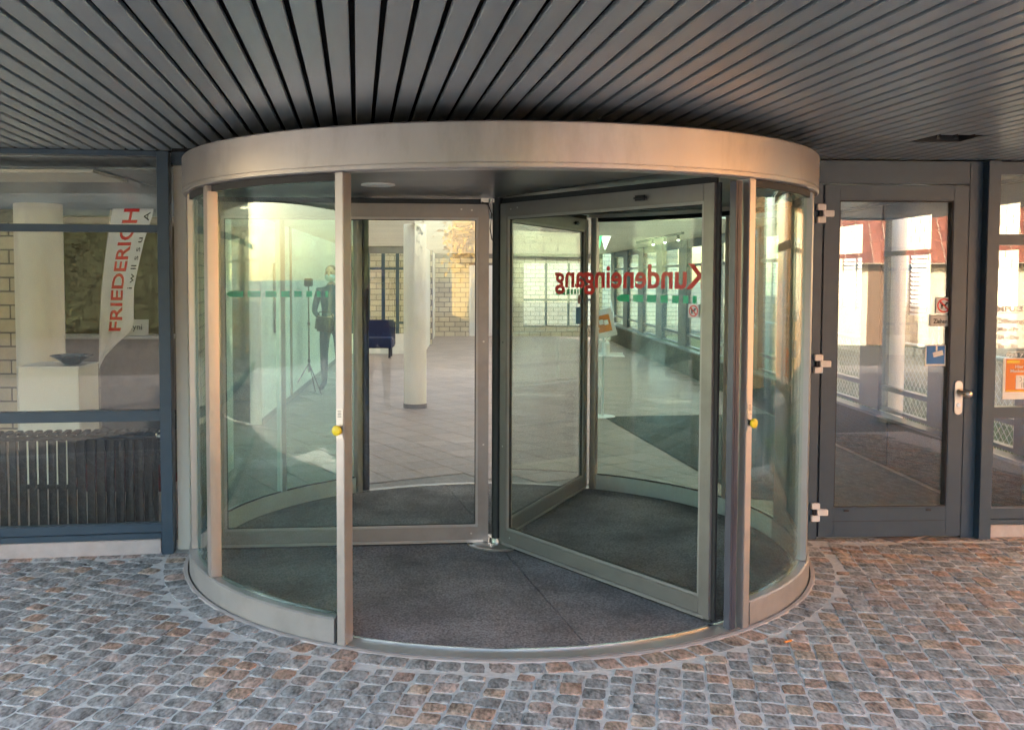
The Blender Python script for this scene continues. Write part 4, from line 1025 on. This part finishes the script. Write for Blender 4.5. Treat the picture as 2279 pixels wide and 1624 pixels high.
# ------------------------------------------------------------ street behind the camera and to the right (seen in reflections)
def wallmat(n_, c): return mat(n_, c, .85, 0, .06, 2, .2, 60)
W_or, W_ye, W_cr, W_pk = wallmat('orange_render', (.66, .35, .14)), wallmat('yellow_render', (.66, .46, .16)), wallmat('cream_render', (.62, .56, .44)), wallmat('pink_render', (.58, .36, .28))
M['win_dark'] = mat('dark_window', (.03, .035, .04), .08, 0, .1)
def house(name, cx, cy, w, d, h, rz, wm, label, roof_h=2.2, floors=2, nwin=4):
    hs_ = empty(name, (cx, cy, 0), rz, label, 'house')
    T = Matrix.Translation((cx, cy, 0)) @ Matrix.Rotation(rz, 4, 'Z')
    def tr(b): b.v = [tuple(T @ Vector(v)) for v in b.v]; return b
    tr(MB().bx(-w/2, w/2, -d/2, d/2, -.02, h)).build('walls', wm, hs_)
    e = .45
    # tiled roof: rows of tiles on both slopes
    b = MB(); pk = []
    sl = math.hypot(d/2+e, roof_h); rows = int(sl/.34); cols = int((w+2*e)/.30)
    for side in (-1, 1):
        for r in range(rows):
            for c in range(cols):
                t0, t1 = r/rows, (r+1.12)/rows
                x0 = -w/2-e+c*.30; x1 = x0+.285
                y0 = side*(d/2+e)*(1-t0); y1 = side*(d/2+e)*(1-min(1, t1)); z0 = h-.1+roof_h*t0+.05; z1 = h-.1+roof_h*min(1, t1)
                b.add([(x0, y0, z0), ((x0+x1)/2, y0, z0+.05), (x1, y0, z0), (x0, y1, z1), ((x0+x1)/2, y1, z1+.04), (x1, y1, z1), (x0, y0, z0-.03), (x1, y0, z0-.03)], [(0, 1, 4, 3), (1, 2, 5, 4), (0, 6, 7, 2, 1)]); pk.append(rng.random())
    tr(b); o = b.build('roof_tiles', M['roof_a'], hs_); add_pick(o, pk, 3); tag(o, kind='stuff')
    b = MB(); b.add([(-w/2-e, -d/2-e, h-.1), (w/2+e, -d/2-e, h-.1), (w/2+e, d/2+e, h-.1), (-w/2-e, d/2+e, h-.1), (-w/2-e, 0, h-.13+roof_h), (w/2+e, 0, h-.13+roof_h)], [(0, 1, 2, 3), (0, 4, 5, 1), (2, 5, 4, 3), (0, 3, 4), (1, 5, 2)]); tr(b).build('roof', wm, hs_)
    for f in range(floors):
        for k in range(nwin):
            x = -w/2+(k+.5)*w/nwin; z = .9+f*h/floors
            for sy in (1, -1):
                if f == 0 and k == nwin//2 and sy == 1:
                    tr(MB().bx(x-.55, x+.55, d/2, d/2+.05, 0, 2.1)).build('door', M['wood'], hs_); continue
                fo = tr(MB().bx(x-.55, x+.55, sy*(d/2+.02)-.03, sy*(d/2+.02)+.03, z-.05, z+1.35)).build('window', M['whitepaint'], hs_)
                tr(MB().bx(x-.47, x-.03, sy*(d/2+.055)-.006, sy*(d/2+.055)+.006, z+.02, z+1.28)).build('pane', M['win_dark'], fo); tr(MB().bx(x+.03, x+.47, sy*(d/2+.055)-.006, sy*(d/2+.055)+.006, z+.02, z+1.28)).build('pane', M['win_dark'], fo)
    return hs_
house('orange_house', 15.5, 1.0, 13, 8, 7.2, R(94), W_or, 'orange rendered house lit by low sun, mirrored in the right curved glass')
house('yellow_house', 19.5, -9.0, 14, 8, 6.0, R(80), W_ye, 'yellow rendered house lit by low sun beyond the right side of the street')
house('red_roofed_house', 12.0, -14.5, 13, 8, 2.0, R(22), W_cr, 'low cream house with large red tiled roof, mirrored in the side door', 4.2, 1, 4)
house('corner_house', 11.5, -26.0, 12, 8, 5.6, R(4), W_ye, 'tall yellow corner house behind the red roofed house')
house('pink_house', -17, -25.0, 12, 8, 5.6, R(-28), W_pk, 'pink rendered house at the left across the street')

def tree(x, y, h, rcr, label, lm, seed, n=5200):
    r = random.Random(seed); t_ = empty('autumn_tree', (x, y, 0), 0, label, 'tree')
    b = MB(); b.tube([(x, y, -.05), (x+.05, y, h*.25), (x-.04, y+.05, h*.5), (x+.03, y, h*.8)], [.17, .13, .09, .03], 9)
    cl = []
    for k in range(11):
        a = r.uniform(0, 6.28); z0 = h*r.uniform(.28, .6); L = rcr*r.uniform(.6, 1); z1 = z0+L*r.uniform(.4, 1)
        p1 = (x+L*math.cos(a), y+L*math.sin(a), min(h*.95, z1)); b.tube([(x, y, z0), ((x+p1[0])/2, (y+p1[1])/2, (z0+p1[2])/2+.1), p1], [.05, .03, .012], 6); cl.append(p1)
    cl += [(x, y, h*.9), (x, y, h*.7)]
    b.build('trunk', M['wood'], t_, True)
    b = MB()
    for i in range(n):
        c = r.choice(cl); s = rcr*.42
        p = Vector((r.gauss(c[0], s*.6), r.gauss(c[1], s*.6), r.gauss(c[2], s*.5))); q = .055*r.uniform(.7, 1.4)
        u = Vector((r.gauss(0, 1), r.gauss(0, 1), r.gauss(0, 1))).normalized(); v = u.orthogonal().normalized()
        b.add([p-u*q, p+v*q*.6, p+u*q, p-v*q*.6], [(0, 1, 2, 3)])
    tag(b.build('crown', lm, t_), kind='stuff')
leaf_y = mat('yellow_leaves', (.55, .34, .04), .7, 0, .3, 3); leaf_g = mat('green_leaves', (.09, .12, .03), .7, 0, .3, 3)
tree(3.7, -10.5, 4.8, .95, 'yellow leaved autumn tree behind the viewer, mirrored in the left door wing', leaf_y, 4)
tree(16.5, -7.5, 5.0, 1.5, 'green and thinning tree before the yellow house', leaf_g, 5)
leaf_d = mat('added_hedge_foliage', (.035, .05, .018), .7, 0, .3, 3)
hg = empty('added_hedge', (-6, -11, 0), 0, 'tall dark green foliage screen, unseen, added to darken reflections in the glass', 'added_hedge')  # added out of view so the glass mirrors something dark
MB().bx(-17.8, 2.4, -17.2, -16.1, -.02, 4.6).build('core', leaf_d, hg, bevel=.2)
b = MB(); rg = random.Random(11)
for i in range(14000):
    x, z = rg.uniform(-18, 2.6), rg.uniform(0, 4.8); p = Vector((x, -16.05+rg.gauss(0, .05), z)) if z < 4.6 else Vector((x, rg.uniform(-17.3, -16.0), z)); q = rg.uniform(.04, .08)
    u = Vector((rg.gauss(0, 1), rg.gauss(0, 1), rg.gauss(0, 1))).normalized(); v = u.orthogonal().normalized(); b.add([p-u*q, p+v*q*.6, p+u*q, p-v*q*.6], [(0, 1, 2, 3)])
tag(b.build('added_hedge_leaves', leaf_d, hg), kind='stuff')

# parked car, mirrored in the side door
def car(x, y, rz, paint, label, cat='car'):
    c = empty('parked_car', (x, y, 0), rz, label, cat, 'cars parked across the street'); T = Matrix.Translation((x, y, 0)) @ Matrix.Rotation(rz, 4, 'Z')
    def loft(secs, name, m, par):
        b = MB(); n = len(secs[0]); vs = [T @ Vector(p) for s in secs for p in s]
        fs = [(i*n+k, i*n+(k+1) % n, (i+1)*n+(k+1) % n, (i+1)*n+k) for i in range(len(secs)-1) for k in range(n)]+[tuple(range(n-1, -1, -1)), tuple((len(secs)-1)*n+k for k in range(n))]
        b.add(vs, fs); return b.build(name, m, par, True)
    def ring(px, hw, z0, z1): return [(px, -hw*.9, z0), (px, -hw, z0+.15), (px, -hw, z1-.12), (px, -hw*.86, z1), (px, hw*.86, z1), (px, hw, z1-.12), (px, hw, z0+.15), (px, hw*.9, z0)]
    body = loft([ring(-2.1, .74, .35, .72), ring(-2.0, .84, .22, .92), ring(-1.2, .86, .20, .98), ring(.7, .87, .20, .95), ring(1.5, .85, .20, .84), ring(2.0, .80, .24, .70), ring(2.1, .68, .34, .58)], 'body', paint, c)
    def rg2(px, hb, ht, zb, zt): return [(px, -hb, zb), (px, -ht, zt), (px, ht, zt), (px, hb, zb)]
    gl = loft([rg2(-1.75, .78, .74, .95, .98), rg2(-1.25, .78, .62, .97, 1.40), rg2(0.0, .78, .62, .96, 1.42), rg2(.35, .78, .60, .95, 1.36), rg2(1.05, .76, .72, .90, .92)], 'windows', M['win_dark'], c)
    loft([rg2(-1.3, .645, .60, 1.40, 1.44), rg2(0.0, .645, .60, 1.42, 1.455), rg2(.30, .62, .58, 1.37, 1.40)], 'roof', paint, c)
    for wx in (-1.3, 1.3):
        for sy in (-1, 1):
            b = MB(); b.tube([T @ Vector((wx, sy*.68, .31)), T @ Vector((wx, sy*.87, .31))], .31, 20); ty = b.build('wheel', M['black'], c, True)
            b = MB(); b.tube([T @ Vector((wx, sy*.871, .31)), T @ Vector((wx, sy*.885, .31))], .19, 16); b.build('rim', M['steel'], ty, True)
    for sy in (-1, 1):
        b = MB(); b.box(tuple(T @ Vector((2.03, sy*.56, .60))), (.1, .26, .12), rz); b.build('headlight', M['print_white'], c)
        b = MB(); b.box(tuple(T @ Vector((-2.06, sy*.60, .76))), (.06, .24, .12), rz); b.build('tail_light', M['red'], c)
car(6.6, -7.6, R(10), mat('blue_paint', (.12, .22, .32), .25, .3, coat=.6), 'pale blue parked car across the street, mirrored in the side door')

# slim canopy columns behind the viewer
for x, lb in ((-5.2, 'left'), (5.3, 'right')):
    c = empty('canopy_column', (x, 1.2, 0), 0, 'white round column carrying the %s end of the canopy edge' % lb, 'column', 'canopy columns')
    MB().cyl((x, 1.2), .11, .03, ZC-.03, 28).build('shaft', M['whitepaint'], c, True); MB().cyl((x, 1.2), .16, -.02, .03, 28).build('foot', M['steel'], c)

# ------------------------------------------------------------ people
def skin_part(name, joints, bones, m, parent, sub=2, root=0):
    me = bpy.data.meshes.new(name); me.from_pydata([j[0] for j in joints], bones, []); o = bpy.data.objects.new(name, me); C.objects.link(o)
    sk = o.modifiers.new('skin', 'SKIN'); sk.use_smooth_shade = True
    for i, j in enumerate(joints):
        r = j[1] if isinstance(j[1], tuple) else (j[1], j[1]); me.skin_vertices[0].data[i].radius = r
    me.skin_vertices[0].data[root].use_root = True
    if sub: s = o.modifiers.new('sub', 'SUBSURF'); s.levels = sub; s.render_levels = sub
    dg = bpy.context.evaluated_depsgraph_get(); ne = bpy.data.meshes.new_from_object(o.evaluated_get(dg)); bpy.data.objects.remove(o)
    ne.materials.clear(); ne.materials.append(m); ne.polygons.foreach_set('use_smooth', [True]*len(ne.polygons)); ne.name = name
    o = bpy.data.objects.new(name, ne); C.objects.link(o); o.parent = parent
    return o
SKIN = mat('skin', (.55, .33, .24), .5, 0, .08, 12)
def blob(name, c, r, m, parent, fn=None, n=16):
    b = MB(); vs = []; fs = []
    for i in range(n+1):
        th = math.pi*i/n
        for k in range(n*2):
            ph = math.pi*k/n; d = Vector((math.sin(th)*math.cos(ph), math.sin(th)*math.sin(ph), math.cos(th)))
            if fn: d = fn(d)
            vs.append((c[0]+d.x*r[0], c[1]+d.y*r[1], c[2]+d.z*r[2]))
    w = n*2
    for i in range(n):
        for k in range(w): fs.append((i*w+k, i*w+(k+1) % w, (i+1)*w+(k+1) % w, (i+1)*w+k))
    me = bpy.data.meshes.new(name); me.from_pydata(vs, [], fs); me.materials.append(m)
    bm_ = bmesh.new(); bm_.from_mesh(me); bmesh.ops.remove_doubles(bm_, verts=bm_.verts, dist=1e-5); bmesh.ops.recalc_face_normals(bm_, faces=bm_.faces); bm_.to_mesh(me); bm_.free()
    me.polygons.foreach_set('use_smooth', [True]*len(me.polygons)); o = bpy.data.objects.new(name, me); C.objects.link(o); o.parent = parent
    return o
def person(loc, rz, H, label, top, trousers, hair, lh, rh, le, re, mask=True):
    """faces -Y in its own space; lh/rh hand positions, le/re elbows, all as fractions of H"""
    p = empty('person', loc, rz, label, 'person'); s = H
    S = lambda x, y, z: (x*s, y*s, z*s)
    # one continuous body
    J = [(S(0, 0, .53), (.085*s, .060*s)), (S(0, 0, .60), (.082*s, .056*s)), (S(0, .005, .70), (.092*s, .060*s)), (S(0, .005, .79), (.088*s, .055*s)), (S(0, 0, .835), .035*s), (S(0, -.005, .875), .033*s),
         (S(.055, 0, .50), .052*s), (S(.062, -.005, .29), .034*s), (S(.065, .008, .20), .033*s), (S(.065, .015, .055), .022*s), (S(.072, -.055, .022), .022*s), (S(.075, -.085, .018), .016*s),
         (S(-.055, 0, .50), .052*s), (S(-.062, -.005, .29), .034*s), (S(-.065, .008, .20), .033*s), (S(-.065, .015, .055), .022*s), (S(-.072, -.055, .022), .022*s), (S(-.075, -.085, .018), .016*s),
         (S(.105, .005, .80), .034*s), (S(*le), .024*s), (S(*lh), .017*s), (S(-.105, .005, .80), .034*s), (S(*re), .024*s), (S(*rh), .017*s)]
    Bn = [(0, 1), (1, 2), (2, 3), (3, 4), (4, 5), (0, 6), (6, 7), (7, 8), (8, 9), (9, 10), (10, 11), (0, 12), (12, 13), (13, 14), (14, 15), (15, 16), (16, 17), (3, 18), (18, 19), (19, 20), (3, 21), (21, 22), (22, 23)]
    body = skin_part('body', J, Bn, SKIN, p, 2)
    body.data.materials.clear(); SH = bpy.data.materials.get('shoe_leather') or mat('shoe_leather', (.05, .05, .055), .5)
    for m in (SKIN, trousers, top, SH): body.data.materials.append(m)
    for f in body.data.polygons:
        c = f.center/s
        if c.z < .045: k = 3
        elif c.z < .535 and abs(c.x) < .14 and not (math.dist(c, lh) < .05 or math.dist(c, rh) < .05): k = 1
        elif c.z > .845 or math.dist(c, lh) < .022 or math.dist(c, rh) < .022: k = 0
        else: k = 2
        f.material_index = k
    def head(d):
        d = d.copy()
        if d.z < 0: d.x *= 1+.28*d.z*0.9; d.y *= 1+.12*d.z
        if d.y < -.8 and -.35 < d.z < .15: d.y -= .12*max(0, 1-abs(d.x)*5)
        return d
    hc = S(0, -.012, .932)
    h = blob('head', hc, S(.045, .057, .066), SKIN, p, head)
    hr = blob('hair', (hc[0], hc[1]+.010*s, hc[2]+.012*s), S(.049, .056, .060), hair, h, lambda d: Vector((d.x, max(d.y, -.72) if d.z > .25 else max(d.y, -.05), d.z)))
    for sx in (-1, 1):
        blob('ear', (hc[0]+sx*.046*s, hc[1]+.004*s, hc[2]-.004*s), S(.006, .011, .017), SKIN, h, None, 8)
        blob('eye', (hc[0]+sx*.018*s, hc[1]-.053*s, hc[2]+.006*s), S(.006, .004, .004), M['print_black'], h, None, 8)
        blob('eyebrow', (hc[0]+sx*.018*s, hc[1]-.054*s, hc[2]+.016*s), S(.011, .004, .0025), hair, h, None, 8)
    blob('nose', (hc[0], hc[1]-.060*s, hc[2]-.006*s), S(.008, .010, .014), SKIN, h, None, 8)
    blob('mouth', (hc[0], hc[1]-.054*s, hc[2]-.032*s), S(.015, .005, .004), M['redfab'], h, None, 8)
    if mask: blob('face_mask', (hc[0], hc[1]-.012*s, hc[2]-.026*s), S(.046, .060, .036), bpy.data.materials.get('mask_cloth') or mat('mask_cloth', (.45, .68, .74), .8), h, lambda d: Vector((d.x, min(d.y, .05), d.z)))
    for hnd, sg in ((lh, 1), (rh, -1)):         # hands with separate curled fingers
        c = Vector(S(*hnd)); JJ = [(tuple(c), .014*s), (tuple(c+Vector((0, -.016*s, -.006*s))), (.016*s, .010*s))]; BB = [(0, 1)]
        hd = skin_part('hand', JJ, BB, SKIN, p, 1)
        for k in range(4):
            bx0 = (-.0115+.0077*k)*s; Lf = (.030, .034, .032, .025)[k]*s; q = c+Vector((bx0, -.022*s, -.004*s))
            skin_part('finger', [(tuple(q), .0045*s), (tuple(q+Vector((0, -Lf*.5, -.002*s))), .0044*s), (tuple(q+Vector((0, -Lf*.75, -Lf*.35))), .0040*s), (tuple(q+Vector((0, -Lf*.65, -Lf*.65))), .0034*s)], [(0, 1), (1, 2), (2, 3)], SKIN, hd, 1)
        q = c+Vector((-sg*.012*s, -.006*s, 0)); skin_part('thumb', [(tuple(q), .0055*s), (tuple(q+Vector((-sg*.010*s, -.012*s, -.004*s))), .005*s), (tuple(q+Vector((-sg*.010*s, -.026*s, -.010*s))), .004*s)], [(0, 1), (1, 2)], SKIN, hd, 1)
    # collar and hem so that clothes end cleanly
    return p
jeans = mat('blue_denim', (.035, .065, .10), .85, 0, .15, 40, .4); jacket = mat('blue_grey_jacket', (.09, .13, .16), .8, 0, .1, 30, .3)
dark_hair = mat('dark_hair', (.035, .025, .018), .6, 0, .3, 80); red_jacket = mat('dark_jacket', (.03, .035, .06), .8); denim2 = mat('light_denim', (.07, .13, .24), .85)
p1 = person((-1.93, 13.55, .009), R(-8), 1.72, 'masked person in blue-grey jacket and dark jeans standing beside a light stand', jacket, jeans, dark_hair, (.035, -.13, .60), (-.060, -.13, .585), (.135, -.03, .635), (-.135, -.03, .635))
cb = empty('camera_bag', (-1.95, 13.25, .90), R(-8), 'black camera bag held at the waist by the masked person', 'bag')
b = MB(); b.box((-1.97, 13.26, .93), (.27, .13, .20), R(-8), R(6)); b.build('body', M['black'], cb, bevel=.03)
b = MB(); b.box((-1.97, 13.185, .91), (.20, .03, .12), R(-8), R(6)); b.build('pocket', M['black'], cb, bevel=.012)
b = MB(); b.tube([(-2.09, 13.26, 1.02), (-2.05, 13.26, 1.10), (-1.90, 13.26, 1.10), (-1.86, 13.26, 1.00)], .008, 6); b.build('strap', M['black'], cb, True)
# light stand
lx, ly = -2.17, 13.1
ls = empty('light_stand', (lx, ly, 0), 0, 'thin black tripod light stand beside the masked person', 'light stand')
MB().tube([(lx, ly, .30), (lx, ly, 1.45)], [.012, .008], 8).build('pole', M['black'], ls, True)
for z in (.45, .95): MB().tube([(lx, ly, z-.02), (lx, ly, z+.02)], .018, 8).build('clamp', M['black'], ls, True)
for a in (200, 320, 80): MB().tube([(lx, ly, .42), (lx+.25*math.cos(R(a)), ly+.25*math.sin(R(a)), .012)], .007, 6).build('leg', M['black'], ls, True)
b = MB(); b.box((lx, ly, 1.50), (.11, .08, .11)); b.build('lamp_head', M['black'], ls, bevel=.01)

# the photographer, behind the camera: only ever seen mirrored in the glass
p2 = person((-.02, -.36, -.0), R(180), 1.70, 'photographer in dark jacket and blue jeans holding up a phone, mirrored in the door', red_jacket, denim2, dark_hair, (.045, -.165, .905), (-.055, -.165, .895), (.12, -.09, .74), (-.12, -.09, .74))
ph = MB().box((-.02, -.075, 1.548), (.15, .008, .072)).build('phone', M['black'], None, bevel=.003); tag(ph, 'black phone held up in both hands by the photographer', 'phone')

# cigarette end on the stones
cg = empty('cigarette_end', (0, 0, 0), 0, 'orange cigarette end lying on the stones right of the door', 'litter')
b = MB(); b.tube([(1.345, 4.115, .019), (1.378, 4.135, .019)], .0042, 10); b.build('filter', M['orange'], cg, True)
b = MB(); b.tube([(1.379, 4.1355, .019), (1.386, 4.140, .019)], .0042, 10); b.build('ash', M['paper'], cg, True)
